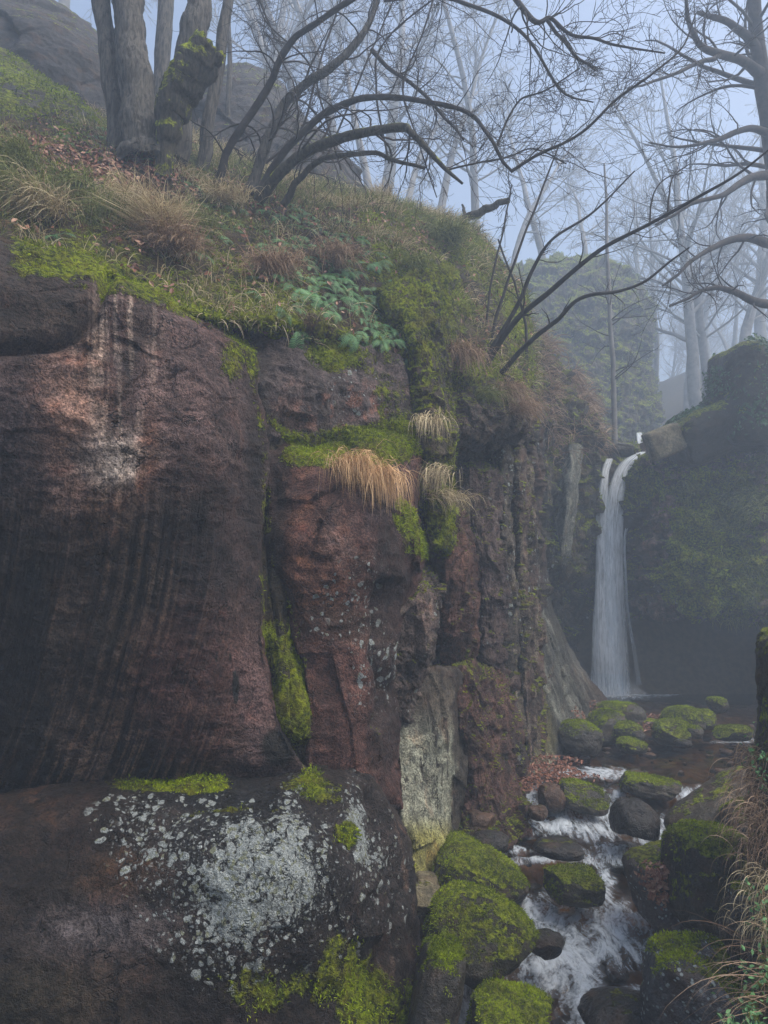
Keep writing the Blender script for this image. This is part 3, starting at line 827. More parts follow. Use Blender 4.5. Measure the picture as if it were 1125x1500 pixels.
# leaning cone by the plunge pool
def cone_paint(P, U, V, N):
    s = U - (V - 880) * 0.45
    T = np.zeros(U.shape + (3,)) + np.array((0.12, 0.14, 0.13))
    st = 0.02 + fbm(np.stack([s * 0.09, 0 * s, V * 0.004], -1), 1, 4, 0.6, 191)
    T = layer(T, sstep(0, 0.3, st), (0.20, 0.235, 0.21))
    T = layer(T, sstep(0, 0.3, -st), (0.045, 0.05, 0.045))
    T = layer(T, blob(U, V, 770, 1030, 22, 70, -18, 0.8) * 0.8, (0.30, 0.30, 0.06))
    T = layer(T, blob(U, V, 772, 1050, 8, 30, -10, 0.8) * 0.8, (0.30, 0.12, 0.03))
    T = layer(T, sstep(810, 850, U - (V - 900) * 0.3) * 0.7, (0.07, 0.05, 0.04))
    mk = np.zeros(U.shape + (3,)); mk[..., 2] = 0.6
    mk[..., 0] = np.clip(blob(U, V, 775, 880, 14, 60, 0) * 0.6 + sstep(0.2, 0.5, st) * 0.25 * sstep(800, 770, U), 0, 1)
    return T, mk
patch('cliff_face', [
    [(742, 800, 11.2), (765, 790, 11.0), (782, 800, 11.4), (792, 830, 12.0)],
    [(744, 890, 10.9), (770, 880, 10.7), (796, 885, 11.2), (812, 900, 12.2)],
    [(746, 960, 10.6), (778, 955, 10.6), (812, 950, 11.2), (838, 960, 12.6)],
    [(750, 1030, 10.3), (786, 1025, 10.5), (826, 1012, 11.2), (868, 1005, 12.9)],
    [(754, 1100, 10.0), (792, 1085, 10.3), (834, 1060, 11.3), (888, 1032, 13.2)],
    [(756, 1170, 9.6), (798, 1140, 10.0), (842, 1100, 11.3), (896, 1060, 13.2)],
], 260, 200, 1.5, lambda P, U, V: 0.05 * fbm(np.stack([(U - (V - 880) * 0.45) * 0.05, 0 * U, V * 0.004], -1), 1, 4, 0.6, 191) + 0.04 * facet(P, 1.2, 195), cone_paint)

# ------------------------------------------------------------------ the slope above the cliff
def bank_paint(P, U, V, N):
    T = np.zeros(U.shape + (3,)) + np.array((0.045, 0.033, 0.02))
    n1 = fbm(P, 1.2, 4, 0.55, 301); n2 = fbm(P, 4.0, 4, 0.6, 302)
    T = layer(T, sstep(-0.1, 0.3, n2) * 0.6, (0.085, 0.065, 0.03))
    rocky = blob(U, V, 735, 470, 60, 120, 10, 0.6) * sstep(-0.1, 0.25, n1) + blob(U, V, 700, 430, 30, 60, 0, 0.8) * 0.5
    T = layer(T, np.clip(rocky, 0, 1), (0.085, 0.085, 0.09))
    mk = np.zeros(U.shape + (3,))
    m = 0.38 + 0.6 * n1 + sstep(480, 600, U) * 0.30 + 0.5 * np.exp(-(pathdist(U, V, [(40, 375), (110, 385), (200, 420), (300, 470), (400, 480)]) / 22.0) ** 2)
    m = m + 0.35 * np.exp(-(pathdist(U, V, [(560, 330), (600, 450), (640, 560)]) / 26.0) ** 2)
    mk[..., 0] = np.clip(m, 0, 1)
    return T, mk
patch('hillside', [
    [(-420, 330, 4.4), (-200, 352, 4.75), (0, 374, 5.1), (150, 402, 5.45), (290, 462, 5.8), (400, 470, 6.35), (520, 498, 7.05), (610, 525, 7.8), (690, 556, 9.0), (774, 585, 10.1)],
    [(-420, 230, 5.2), (-200, 290, 5.3), (0, 345, 5.5), (150, 375, 5.9), (295, 428, 6.2), (405, 445, 6.7), (525, 462, 7.4), (615, 480, 8.2), (700, 505, 9.4), (778, 545, 10.5)],
    [(-420, 130, 6.0), (-200, 210, 6.1), (0, 290, 6.2), (150, 325, 6.6), (300, 370, 7.0), (412, 388, 7.4), (530, 400, 8.1), (622, 425, 8.9), (706, 448, 10.0), (778, 500, 11.0)],
    [(-420, 40, 7.0), (-200, 140, 7.0), (0, 225, 6.9), (150, 262, 7.4), (300, 310, 7.8), (418, 335, 8.3), (536, 345, 9.0), (628, 372, 9.8), (704, 395, 10.8), (772, 450, 11.6)],
    [(-420, -60, 8.2), (-200, 60, 8.2), (0, 185, 8.0), (150, 215, 8.4), (300, 255, 8.9), (424, 285, 9.6), (536, 304, 10.5), (625, 318, 11.3), (700, 345, 12.0), (760, 415, 12.6)],
    [(-420, -160, 10), (-200, -20, 10), (0, 120, 10.0), (150, 175, 10.5), (300, 225, 11.3), (424, 262, 12.2), (536, 296, 13.0), (620, 322, 13.4), (695, 352, 14.0), (750, 430, 14.5)],
    [(-420, -260, 14), (-200, -120, 14), (0, 20, 14.0), (150, 120, 15), (300, 200, 15.5), (424, 260, 16), (536, 320, 16), (620, 360, 16), (690, 400, 16), (740, 470, 16)],
], 420, 560, 1.0, lambda P, U, V: 0.16 * fbm(P, 0.9, 3, 0.5, 303) + 0.07 * fbm(P, 3.5, 3, 0.55, 304), bank_paint, keep='bank', rnd=2.0)
# ================================================================== TERRAIN, FAR CLIFFS, WATER
def edge_left(y):   # left waterline
    return np.interp(y, [3, 5.4, 6.6, 7.6, 8.6, 9.6, 11, 13, 15, 18], [0.0, 0.15, 0.25, 0.5, 1.5, 2.2, 2.9, 4.1, 4.5, 4.6])
def edge_right(y):
    return np.interp(y, [3, 5.4, 6.6, 8, 9.6, 12, 15, 18], [2.7, 2.9, 3.5, 4.2, 5.0, 6.7, 9.5, 11.0])
def water_z(x, y):
    """stream level: pool, then steps down towards the viewer"""
    z = np.interp(y, [3.0, 5.2, 5.75, 6.35, 6.9, 7.55, 7.95, 8.35, 8.75, 9.25, 9.75, 10.2, 20],
                  [-0.52, -0.42, -0.27, -0.10, 0.02, 0.08, 0.14, 0.20, 0.30, 0.43, 0.48, 0.5, 0.5])
    return z

# ground: one sheet, carved by the stream and rising on all sides
nx, ny = 360, 420
gx = np.concatenate([np.linspace(-60, -8, 60), np.linspace(-7.6, 14, 230), np.linspace(14.6, 60, 70)])
gy = np.concatenate([np.linspace(-26, 2.5, 50), np.linspace(2.6, 22, 250), np.linspace(22.4, 105, 120)])
GX, GY = np.meshgrid(gx, gy)
el, er = edge_left(np.clip(GY, 3, 18)), edge_right(np.clip(GY, 3, 18))
wz = water_z(GX, GY)
bed = wz - 0.28
dl, dr = np.maximum(el - GX, 0), np.maximum(GX - er, 0)
G3 = np.stack([GX, GY, 0 * GX], -1)
lowm = sstep(20.5, 16, GY)
left = np.minimum(dl * 1.0, 3.0) * sstep(5, 9, GY)
right = np.minimum(dr * 0.9, 1.5 + 0.12 * dr)
near_right = sstep(3.2, 1.6, GY) * sstep(-1.2, 0.8, GX)
ground = bed + left + right
# behind the camera and under it: the bank the photographer stands on
left = 0
ground = ground * (1 - near_right) + near_right * (1.2 + 0.10 * np.abs(GX))
# valley floor above the fall and rising woods
upper = 6.2 + np.maximum(GY - 22, 0) * 0.16 + 0.36 * np.maximum(-(GX + 1), 0) + 0.30 * np.maximum(GX - 13, 0) + 0.02 * np.maximum(GX - 5, 0) * np.maximum(GY - 20, 0) * 0.5
upper = np.minimum(upper, 17 + 0.03 * GY) + 9 * sstep(70, 100, GY)
ground = ground * lowm + upper * (1 - lowm)
sideL = sstep(-6, -9, GX) * sstep(-10, 4, GY) * sstep(21, 18, GY)
ground = ground * (1 - sideL) + sideL * np.maximum(ground, 3.0 + 0.0 * GX)
ground = ground + fbm(G3, 0.35, 4, 0.5, 401) * 0.35 * np.clip(dl + dr, 0, 1) + fbm(G3, 2.5, 3, 0.5, 402) * 0.06
M_GROUND = simple_material('leaf litter ground', (0.035, 0.028, 0.018), (0.075, 0.055, 0.03), 7)
tag(mkmesh('ground', np.stack([GX, GY, ground], -1), gridF(*GX.shape), M_GROUND), kind='structure')

# --- stream bed: stones under the water
def bed_mat():
    N = NT('pebbly stream bed')
    p = N.pos()
    v = N.vor(p, 5.0).outputs
    col = N.mix(N.sep(v['Color'])[0], (0.10, 0.062, 0.035), (0.27, 0.155, 0.08))
    col = N.mix(N.ramp(N.noise(p, 12, 3), 0.4, 0.7, 0, 0.6), col, (0.07, 0.06, 0.03))
    N.bsdf(col, 0.6, N.bump(N.math('SUBTRACT', 1.0, v['Distance']), 1.0, 0.06))
    return N.m

bn = 300
sy = np.linspace(3.6, 18.6, 620)
st = np.linspace(-0.12, 1.12, 230)
SY, ST = np.meshgrid(sy, st, indexing='ij')
SX = edge_left(SY) + (edge_right(SY) - edge_left(SY)) * ST
B3 = np.stack([SX, SY, 0 * SX], -1)
bz = water_z(SX, SY) - 0.16 + 0.10 * fbm(B3, 1.8, 3, 0.5, 411) + 0.05 * facet(B3, 3.0, 412)
tag(mkmesh('stream_bed', np.stack([SX, SY, bz], -1), gridF(*SX.shape)[:, ::-1], bed_mat()), kind='structure')

# --- flowing water
WU, WV = proj(np.stack([SX, SY, water_z(SX, SY)], -1))
foam_spots = [(752, 1190, 40, 22, -25), (790, 1195, 50, 20, 0), (815, 1208, 40, 12, 0), (880, 1192, 30, 22, 0), (905, 1165, 14, 6, 0),
              (770, 1165, 14, 10, 0), (860, 1215, 50, 10, 0), (905, 1250, 46, 14, -8), (958, 1240, 34, 13, 0), (880, 1132, 40, 6, 0), (830, 1130, 20, 5, 0),
              (968, 1216, 16, 18, 0), (722, 1224, 26, 8, 0), (795, 1335, 30, 16, 10), (770, 1330, 20, 12, 0), (842, 1352, 16, 34, 20), (866, 1382, 72, 36, -10), (800, 1348, 40, 24, 10), (905, 1350, 26, 24, 30),
              (935, 1345, 30, 10, 30), (815, 1420, 50, 30, -30), (850, 1440, 30, 40, 0), (790, 1385, 16, 40, 0), (885, 1300, 14, 28, -10), (925, 1460, 26, 10, 0), (860, 1485, 20, 20, 0),
              (680, 1470, 14, 40, 10), (1020, 1165, 46, 6, 0), (1085, 1085, 30, 3, -4), (900, 1013, 44, 8, 0), (950, 1016, 40, 4, 0), (800, 1090, 6, 12, 0),
              (735, 1250, 30, 5, 0), (700, 1262, 26, 4, 0), (790, 1262, 40, 4, -6)]
foam = np.zeros(SX.shape)
for (a, b, c, d, e) in foam_spots:
    foam = np.maximum(foam, blob(WU, WV, a, b, c * 1.2, d * 1.3, e, 0.85))
slope = np.clip(np.gradient(water_z(SX, SY), axis=0) / (sy[1] - sy[0]) / 0.28, 0, 1)
rough = sstep(10.2, 9.5, SY)
flow = np.stack([ST * 5, SY * 0.0 + 0, SY], -1)
wob = 0.35 * fbm(np.stack([SX, SY, 0 * SX], -1), 0.9, 3, 0.5, 421)
fl = fbm(np.stack([(SX + wob) * 5.0, SY * 1.1, 0 * SX], -1), 1, 4, 0.55, 422)
zz = water_z(SX, SY) + rough * (0.055 * fbm(B3, (2.2, 1.6, 1), 3, 0.5, 423) + 0.018 * fl) + foam * 0.05 * (0.4 + fbm(B3, (8, 5, 1), 3, 0.6, 424)) * rough
zz = zz + (1 - rough) * 0.004 * fbm(B3, (3, 7, 1), 3, 0.5, 425)
def water_mat():
    N = NT('clear brown stream water')
    p = N.pos()
    f = N.attr('foam').outputs['Fac']
    fc = N.attr('flow').outputs['Vector']
    s1 = N.noise(N.scl(fc, (7.0, 2.6, 1.0)), 1.0, 4, 0.65, 0.9)
    s2 = N.noise(N.scl(fc, (26.0, 8.0, 1.0)), 1.0, 3, 0.7, 0.6)
    s3 = N.noise(p, 16.0, 5, 0.75, 0.8)
    w = N.math('ADD', N.math('MULTIPLY', s1, 0.75), N.math('ADD', N.math('MULTIPLY', s2, 0.5), N.math('MULTIPLY', s3, 0.55)))
    fm = N.math('ADD', f, N.math('MULTIPLY', N.math('SUBTRACT', w, 0.9), 3.4))
    F = N.math('MULTIPLY', N.ramp(fm, 0.15, 1.35), N.ramp(f, 0.02, 0.35))
    rip = N.math('ADD', N.math('MULTIPLY', s1, 0.7), N.math('ADD', N.math('MULTIPLY', s2, 0.3), N.math('MULTIPLY', N.noise(N.scl(fc, (4.0, 8.0, 1.0)), 1.0, 2), 0.3)))
    rp = N.attr('rough').outputs['Fac']
    nb = N.bump(rip, N.mixf(rp, 0.12, 0.6), 0.05)
    gl = N.n('BsdfGlossy', None, Color=(0.9, 0.9, 0.9), Roughness=0.12, Normal=nb)
    tr = N.n('BsdfTransparent', None, Color=(0.50, 0.42, 0.30))
    fr = N.n('Fresnel', None, IOR=1.33, Normal=nb)
    a = N.n('MixShader', None, i0=fr.outputs[0], i1=tr.outputs[0], i2=gl.outputs[0])
    wh = N.n('BsdfPrincipled', None, Base_Color=N.mix(s2, (0.34, 0.41, 0.47), (0.72, 0.77, 0.82)), Roughness=0.6, Normal=N.bump(w, 0.7, 0.05))
    b = N.n('MixShader', None, i0=N.math('MULTIPLY', F, 0.82), i1=a.outputs[0], i2=wh.outputs[0])
    N.t.links.new(b.outputs[0], N.out.inputs[0])
    return N.m
M_WATER = water_mat()
flowv = np.stack([(SX + wob), SY, 0 * SX], -1)
tag(mkmesh('stream_water', np.stack([SX, SY, zz], -1), gridF(*SX.shape)[:, ::-1], M_WATER, True,
           {'foam': foam.ravel(), 'flow': flowv.reshape(-1, 3), 'rough': rough.ravel()}), kind='structure')

# ------------------------------------------------------------------ far left cliffs beyond the corner
def far_disp(P, seed):
    Q = P + 0.35 * np.stack([fbm(P, 0.9, 3, 0.5, seed + 5), fbm(P, 0.9, 3, 0.5, seed + 6), 0.6 * fbm(P, 0.9, 3, 0.5, seed + 7)], -1)
    return 0.30 * facet(Q, (0.8, 0.8, 1.3), seed) + 0.16 * facet(Q, (2.2, 2.2, 3.4), seed + 8) + 0.20 * fbm(P, 1.3, 4, 0.55, seed + 1, True) + 0.07 * fbm(P, 6, 3, 0.6, seed + 2)
far = lambda b, s, m, seed, ms=0.12: (lambda P, U, V: far_disp(P, seed),
                                col_paint(b, s, m, 0.1, seed + 3, 0.4))
d_, p_ = far((0.07, 0.065, 0.055), (0.10, 0.10, 0.07), 0.42, 500)
patch('far_cliff', [
    [(700, 400, 31.5), (760, 395, 30.8), (820, 385, 30.0), (870, 385, 30.0), (915, 400, 30.5), (940, 430, 31.5)],
    [(700, 450, 29.2), (760, 450, 28.8), (820, 440, 28.5), (880, 440, 28.5), (935, 450, 29.0), (957, 480, 30.0)],
    [(700, 520, 27.8), (760, 520, 27.6), (820, 515, 27.6), (880, 510, 27.9), (930, 520, 28.8), (950, 530, 30.0)],
    [(700, 590, 27.0), (760, 590, 27.0), (820, 590, 27.0), (885, 585, 27.3), (935, 590, 28.2), (962, 605, 30.0)],
    [(700, 660, 26.2), (760, 660, 26.2), (820, 660, 26.4), (885, 655, 27.0), (925, 655, 28.2), (945, 655, 30.0)],
    [(700, 700, 27.8), (760, 700, 27.8), (820, 700, 27.9), (885, 690, 28.5), (925, 685, 29.2), (945, 680, 31.5)],
], 200, 220, 5, d_, p_, rnd=3, keep='farhill')
d_, p_ = far((0.085, 0.08, 0.062), (0.13, 0.12, 0.085), 0.30, 520)
patch('far_cliff', [
    [(735, 520, 15.5), (775, 500, 15.2), (800, 530, 15.6), (830, 570, 16.4), (850, 600, 17.2)],
    [(735, 600, 14.6), (775, 590, 14.4), (805, 600, 14.8), (836, 610, 15.6), (858, 640, 16.8)],
    [(735, 660, 14.8), (780, 650, 14.6), (815, 655, 15.0), (842, 660, 15.8), (872, 670, 17)],
    [(735, 740, 14.6), (785, 740, 14.5), (820, 740, 15.0), (852, 740, 16), (876, 745, 17.2)],
    [(735, 810, 14.8), (785, 810, 14.8), (820, 820, 15.4), (848, 830, 16.4), (874, 840, 17.6)],
    [(735, 870, 16.4), (785, 870, 16.6), (820, 870, 17), (850, 870, 17.6), (880, 880, 18.2)],
    [(735, 1050, 17), (785, 1050, 17.2), (820, 1050, 17.6), (850, 1050, 18), (890, 1050, 18.4)],
], 300, 180, 3, d_, p_, rnd=3, keep='farwall')
# pale water-worn rib
patch('far_cliff', [
    [(826, 655, 15.3), (838, 650, 14.9), (850, 655, 15.2)],
    [(822, 700, 15.0), (836, 700, 14.6), (848, 705, 15.0)],
    [(814, 760, 15.0), (828, 760, 14.6), (840, 765, 15.0)],
    [(812, 810, 15.2), (822, 812, 14.8), (834, 815, 15.2)],
    [(816, 830, 15.9), (824, 832, 15.7), (832, 834, 16.0)],
], 140, 40, 0.8, lambda P, U, V: 0.05 * fbm(P, (5, 5, 0.8), 3, 0.5, 541, True), col_paint((0.18, 0.21, 0.19), (0.26, 0.30, 0.26), 0.0, 0.0, 545, 0.25), rnd=1)

# ------------------------------------------------------------------ right cliff with the cave under it
d_, p_ = far((0.10, 0.08, 0.07), (0.16, 0.12, 0.10), 0.36, 560)
def right_paint(P, U, V, N):
    T, mk = p_(P, U, V, N)
    n1 = fbm(P, 1.8, 4, 0.6, 571)
    T = layer(T, np.clip(blob(U, V, 985, 790, 40, 90, 0, 0.8) * (0.5 + n1), 0, 1), (0.24, 0.16, 0.14))
    T = layer(T, blob(U, V, 925, 780, 22, 140, 0, 0.7) * 0.8, (0.018, 0.018, 0.018))
    T = layer(T, sstep(0.0, 0.3, fbm(P, (1.2, 1.2, 2.6), 4, 0.6, 573)) * 0.85, (0.03, 0.026, 0.024))
    T = layer(T, sstep(0.15, 0.35, fbm(P, (2.2, 2.2, 3.5), 4, 0.6, 575)) * 0.8, (0.30, 0.24, 0.22))
    mk[..., 0] = np.clip(mk[..., 0] * 0.6 + 0.5 * sstep(0.0, 0.3, fbm(P, (1.6, 1.6, 0.9), 3, 0.5, 577)) + blob(U, V, 1050, 770, 50, 110, 0, 0.8) * (0.6 + 0.8 * n1) + blob(U, V, 1090, 850, 60, 40, 0, 0.8) * 0.5, 0, 1)
    mk[..., 2] = 0.35
    return T, mk
patch('right_cliff', [
    [(938, 664, 18.0), (985, 655, 17.6), (1040, 640, 17.2), (1110, 620, 17), (1200, 600, 16.8), (1320, 580, 16)],
    [(928, 672, 16.9), (980, 668, 16.3), (1040, 665, 16.0), (1110, 650, 15.8), (1200, 640, 15.6), (1320, 620, 15)],
    [(920, 700, 16.8), (975, 700, 16.0), (1040, 700, 15.6), (1110, 690, 15.2), (1200, 680, 15.0), (1320, 660, 14.2)],
    [(918, 790, 16.9), (970, 790, 15.9), (1040, 790, 15.4), (1110, 780, 15.0), (1200, 770, 14.7), (1320, 760, 13.8)],
    [(918, 860, 17.0), (970, 865, 16.0), (1040, 868, 15.4), (1110, 870, 15.0), (1200, 870, 14.7), (1320, 870, 13.8)],
    [(918, 890, 17.4), (970, 893, 16.5), (1040, 893, 16.0), (1110, 893, 15.6), (1200, 893, 15.2), (1320, 893, 14.4)],
    [(916, 880, 21), (970, 878, 21), (1040, 876, 21), (1110, 876, 21), (1200, 876, 21), (1320, 876, 20)],
], 300, 260, 3.5, d_, right_paint, rnd=2, keep='rcliff', sides=(1, 0, 1, 1))
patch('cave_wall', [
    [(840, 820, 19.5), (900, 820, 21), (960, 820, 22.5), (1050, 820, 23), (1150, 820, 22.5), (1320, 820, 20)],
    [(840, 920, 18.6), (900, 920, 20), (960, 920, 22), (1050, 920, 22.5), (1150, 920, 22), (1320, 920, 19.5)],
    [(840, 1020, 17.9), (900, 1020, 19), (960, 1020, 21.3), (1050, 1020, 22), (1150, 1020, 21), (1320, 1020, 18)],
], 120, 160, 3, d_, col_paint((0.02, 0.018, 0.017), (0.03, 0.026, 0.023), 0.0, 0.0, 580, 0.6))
# wall right behind the falling water and the lip it pours over
patch('far_cliff', [
    [(850, 640, 19.0), (880, 642, 18.8), (905, 650, 18.6), (945, 650, 18.6), (975, 640, 18.8)],
    [(852, 672, 17.7), (880, 671, 17.5), (908, 676, 17.4), (936, 668, 17.4), (972, 670, 17.8)],
    [(856, 700, 17.6), (882, 695, 17.3), (908, 712, 17.2), (936, 700, 17.2), (966, 700, 17.6)],
    [(856, 800, 17.9), (882, 800, 17.6), (908, 800, 17.5), (932, 800, 17.6), (962, 800, 18)],
    [(856, 900, 18.2), (882, 900, 18.0), (908, 900, 18.0), (932, 900, 18.4), (940, 900, 19)],
    [(850, 1040, 18.4), (880, 1040, 18.5), (908, 1040, 18.6), (925, 1040, 19), (935, 1040, 20)],
], 240, 100, 3, lambda P, U, V: 0.18 * facet(P, 1.2, 591) + 0.06 * fbm(P, 3, 3, 0.55, 592), col_paint((0.05, 0.045, 0.04), (0.07, 0.06, 0.05), 0.1, 0.0, 595, 0.5), rnd=1)

# ------------------------------------------------------------------ waterfall
def fall_mat():
    N = NT('falling white water')
    uv = N.attr('fuv').outputs['Vector']
    s = N.noise(N.scl(uv, (26.0, 1.6, 1.0)), 1.0, 4, 0.65, 0.15)
    s2 = N.noise(N.scl(uv, (70.0, 5.0, 1.0)), 1.0, 3, 0.7)
    e = N.sep(uv)[2]
    w = N.math('ADD', N.math('MULTIPLY', s, 0.7), N.math('MULTIPLY', s2, 0.5))
    a = N.math('MULTIPLY', N.ramp(w, 0.40, 0.74, 0.28, 1.0), e)
    tr = N.n('BsdfTransparent', None, Color=(0.92, 0.95, 0.97))
    d = N.n('BsdfDiffuse', None, Color=N.mix(s, (0.78, 0.84, 0.90), (0.97, 0.98, 0.99)))
    tl = N.n('BsdfTranslucent', None, Color=(0.85, 0.9, 0.95))
    dd = N.n('MixShader', None, i0=0.45, i1=d.outputs[0], i2=tl.outputs[0])
    m = N.n('MixShader', None, i0=a, i1=tr.outputs[0], i2=dd.outputs[0])
    N.t.links.new(m.outputs[0], N.out.inputs[0])
    return N.m
M_FALL = fall_mat()
def ribbon_tube(name, pts, mat, n=90, k=28, thick=0.35, seed=0, parent=None):
    """water strand: pts = (u, v, Y, halfwidth px, opacity); oval in section"""
    A = catmull(np.array(pts, float)[:, None, :].repeat(2, 1), n, 2)[:, 0]
    C = unproj(A[:, 0], A[:, 1], A[:, 2])
    hw = A[:, 3] / 1000.0 * A[:, 2]
    th = np.linspace(0, 2 * np.pi, k + 1)[None, :]
    T = np.linspace(0, 1, n)[:, None]
    Q = np.stack([np.cos(th) + 0 * T, 0 * th + T * 4, np.sin(th) + 0 * T], -1)
    wv = 1 + 0.16 * fbm(Q * 1.3, 1, 3, 0.5, 600 + seed)
    X = C[:, None, 0] + hw[:, None] * np.cos(th) * wv
    Y = C[:, None, 1] - hw[:, None] * thick * np.sin(th) * wv
    Z = C[:, None, 2] + 0 * th
    edge = np.clip(1 - np.abs(np.cos(th)) ** 5, 0, 1)
    op = A[:, 4][:, None] * (0.15 + 0.85 * edge)
    uv = np.stack([(X - C[:, None, 0]), -Z, np.clip(op, 0, 1)], -1)
    uv[..., 0] += seed * 3.1
    return mkmesh(name, np.stack([X, Y, Z], -1), gridF(n, k + 1), mat, True, {'fuv': uv.reshape(-1, 3)}, parent)
wf = empty('waterfall', (0, 0, 0))
tag(wf, 'tall misty white waterfall dropping in two joined strands into the dark plunge pool', 'waterfall')
ribbon_tube('main_strand', [(893, 672, 17.2, 5, .9), (887, 690, 17.0, 6, 1), (884, 720, 16.8, 7, 1), (885, 760, 16.7, 12, 1), (886, 820, 16.6, 14, 1), (887, 900, 16.5, 18, .85), (888, 960, 16.4, 22, .65), (889, 1018, 16.4, 28, .5)], M_FALL, seed=1, parent=wf)
ribbon_tube('side_strand', [(942, 662, 17.4, 5, .8), (926, 672, 17.1, 10, 1), (914, 686, 17.0, 11, 1), (905, 712, 16.8, 12, 1), (901, 740, 16.7, 13, .95), (899, 790, 16.6, 14, .8), (900, 860, 16.5, 16, .6), (902, 940, 16.4, 18, .45), (904, 1018, 16.4, 22, .4)], M_FALL, seed=2, parent=wf)
ribbon_tube('thin_strand', [(928, 676, 17.1, 4, .6), (925, 720, 16.9, 6, .5), (922, 760, 16.8, 3, .6), (915, 790, 16.7, 2.0, .8), (917, 850, 16.6, 1.8, .7), (920, 900, 16.6, 2.4, .4), (930, 960, 16.5, 3, .25), (936, 1003, 16.5, 4, .2)], M_FALL, seed=3, parent=wf)
ribbon_tube('splash', [(892, 985, 16.3, 28, .0), (893, 1000, 16.2, 38, .12), (894, 1010, 16.1, 48, .22), (895, 1016, 16.0, 54, .3)], M_FALL, seed=5, n=30, thick=0.6, parent=wf)
ribbon_tube('upper_strand', [(936, 634, 20.0, 4, .7), (939, 645, 19.4, 6, .9), (942, 657, 18.4, 6, 1), (938, 664, 17.5, 6, .9)], M_FALL, seed=4, n=30, parent=wf)

# ------------------------------------------------------------------ boulders
def cube_sphere(n):
    t = np.linspace(-1, 1, n)
    A, B = np.meshgrid(t, t, indexing='ij')
    V, F, off = [], [], 0
    for ax in range(3):
        for s in (-1, 1):
            P = np.zeros((n, n, 3))
            P[..., ax] = s
            P[..., (ax + 1) % 3] = np.tan(A * np.pi / 4)
            P[..., (ax + 2) % 3] = np.tan(B * np.pi / 4)
            f = gridF(n, n) + off
            F.append(f[:, ::-1] if s > 0 else f)
            V.append(P.reshape(-1, 3)); off += n * n
    V = normz(np.concatenate(V)); F = np.concatenate(F)
    key = np.round(V * 5000).astype(np.int64)
    kk = key[:, 0] * 40000 * 40000 + key[:, 1] * 40000 + key[:, 2]
    _, idx, inv = np.unique(kk, return_index=True, return_inverse=True)
    return V[idx], inv.reshape(-1)[F][:, ::-1]
CS = {}
def rock_mesh(name, C, R, rot, mat, seed, rough=0.12, boxy=0.0, n=48, cuts=0, parent=None, res_detail=True):
    if n not in CS: CS[n] = cube_sphere(n)
    D, F = CS[n]
    V = D.copy()
    if boxy:
        V = V / (np.abs(V) ** (2 + boxy * 6)).sum(-1, keepdims=True) ** (1 / (2 + boxy * 6))
    rs = np.random.RandomState(seed)
    for _ in range(cuts):
        nrm = normz(rs.normal(size=3))
        h = rs.uniform(0.6, 0.85)
        d = V @ nrm - h
        V = V - np.clip(d, 0, None)[:, None] * nrm * 0.92
    V = V * (1 + rough * fbm(D + seed * 5.1, 1.2, 3, 0.5, seed)[:, None] * 1.4 + 0.35 * rough * fbm(D + seed, 4.5, 3, 0.55, seed + 3)[:, None])
    V = V * np.array(R)
    Mx = np.array(Matrix.Rotation(math.radians(rot[2]), 3, 'Z') @ Matrix.Rotation(math.radians(rot[1]), 3, 'Y') @ Matrix.Rotation(math.radians(rot[0]), 3, 'X'))
    V = V @ Mx.T
    V = V + 0.012 * normz(V) * fbm(V + seed, 14.0, 3, 0.6, seed + 5)[:, None]
    return V + np.array(C), F

BM = {
    'green': boulder_material('moss covered boulder', (0.04, 0.034, 0.022), 0.66, 0.55),
    'half': boulder_material('half mossy boulder', (0.05, 0.042, 0.032), 0.36, 0.6),
    'wet': boulder_material('wet dark rock', (0.022, 0.018, 0.015), 0.02, 0.85),
    'brown': boulder_material('wet brown rock', (0.085, 0.045, 0.025), -0.1, 0.8),
    'grey': boulder_material('grey lichen rock', (0.10, 0.10, 0.105), 0.42, 0.2, 0.9),
    'beige': boulder_material('pale ochre stone', (0.20, 0.17, 0.10), 0.12, 0.2),
    'dead': boulder_material('leafy rock', (0.11, 0.085, 0.075), 0.42, 0.3, 0.5),
    'darkhill': boulder_material('dark hill rock', (0.034, 0.032, 0.035), 0.34, 0.1),
    'brownmoss': boulder_material('brown river rock', (0.07, 0.055, 0.035), 0.22, 0.55),
}
ROCKS = {}
def boulder(key, u, v, Y, R, rot, mat, seed, label, rough=0.12, boxy=0.0, cuts=0, n=48, group=None, cat='boulder', name='boulder'):
    C = PT(u, v, Y)
    V, F = rock_mesh(name, C, R, rot, mat, seed, rough, boxy, n, cuts)
    base = np.array([C[0], C[1], V[:, 2].min()])
    o = mkmesh(name, V - base, F, BM[mat])
    o.location = base
    tag(o, label, cat, group)
    ROCKS[key] = (V, F, o)
    return o
SG = 'boulders lying in the stream'
boulder('oval', 702, 1370, 5.75, (0.43, 0.34, 0.31), (0, 28, 10), 'green', 1, 'large smooth oval boulder under green moss, beside the lichen covered rock', 0.10, 0.12, 2, 64, SG)
boulder('oval2', 706, 1291, 6.95, (0.45, 0.40, 0.29), (0, 30, 0), 'green', 2, 'rounded mossy boulder directly behind the large oval one', 0.12, 0.25, 2, 56, SG)
boulder('islet', 838, 1297, 6.85, (0.28, 0.24, 0.14), (0, 4, 0), 'green', 3, 'small round rock capped with bright green moss in mid stream', 0.12, 0.2, 2, 48, SG)
boulder('rmoss', 1046, 1286, 6.3, (0.36, 0.36, 0.42), (0, 0, 15), 'green', 4, 'tall mossy boulder on the right bank below the dry grass', 0.10, 0.35, 2, 56, SG)
boulder('leafrock', 978, 1296, 6.6, (0.30, 0.32, 0.33), (0, -18, 10), 'dead', 5, 'mossy rock with brown dead leaves stuck on its flank', 0.10, 0.3, 2, 48, SG)
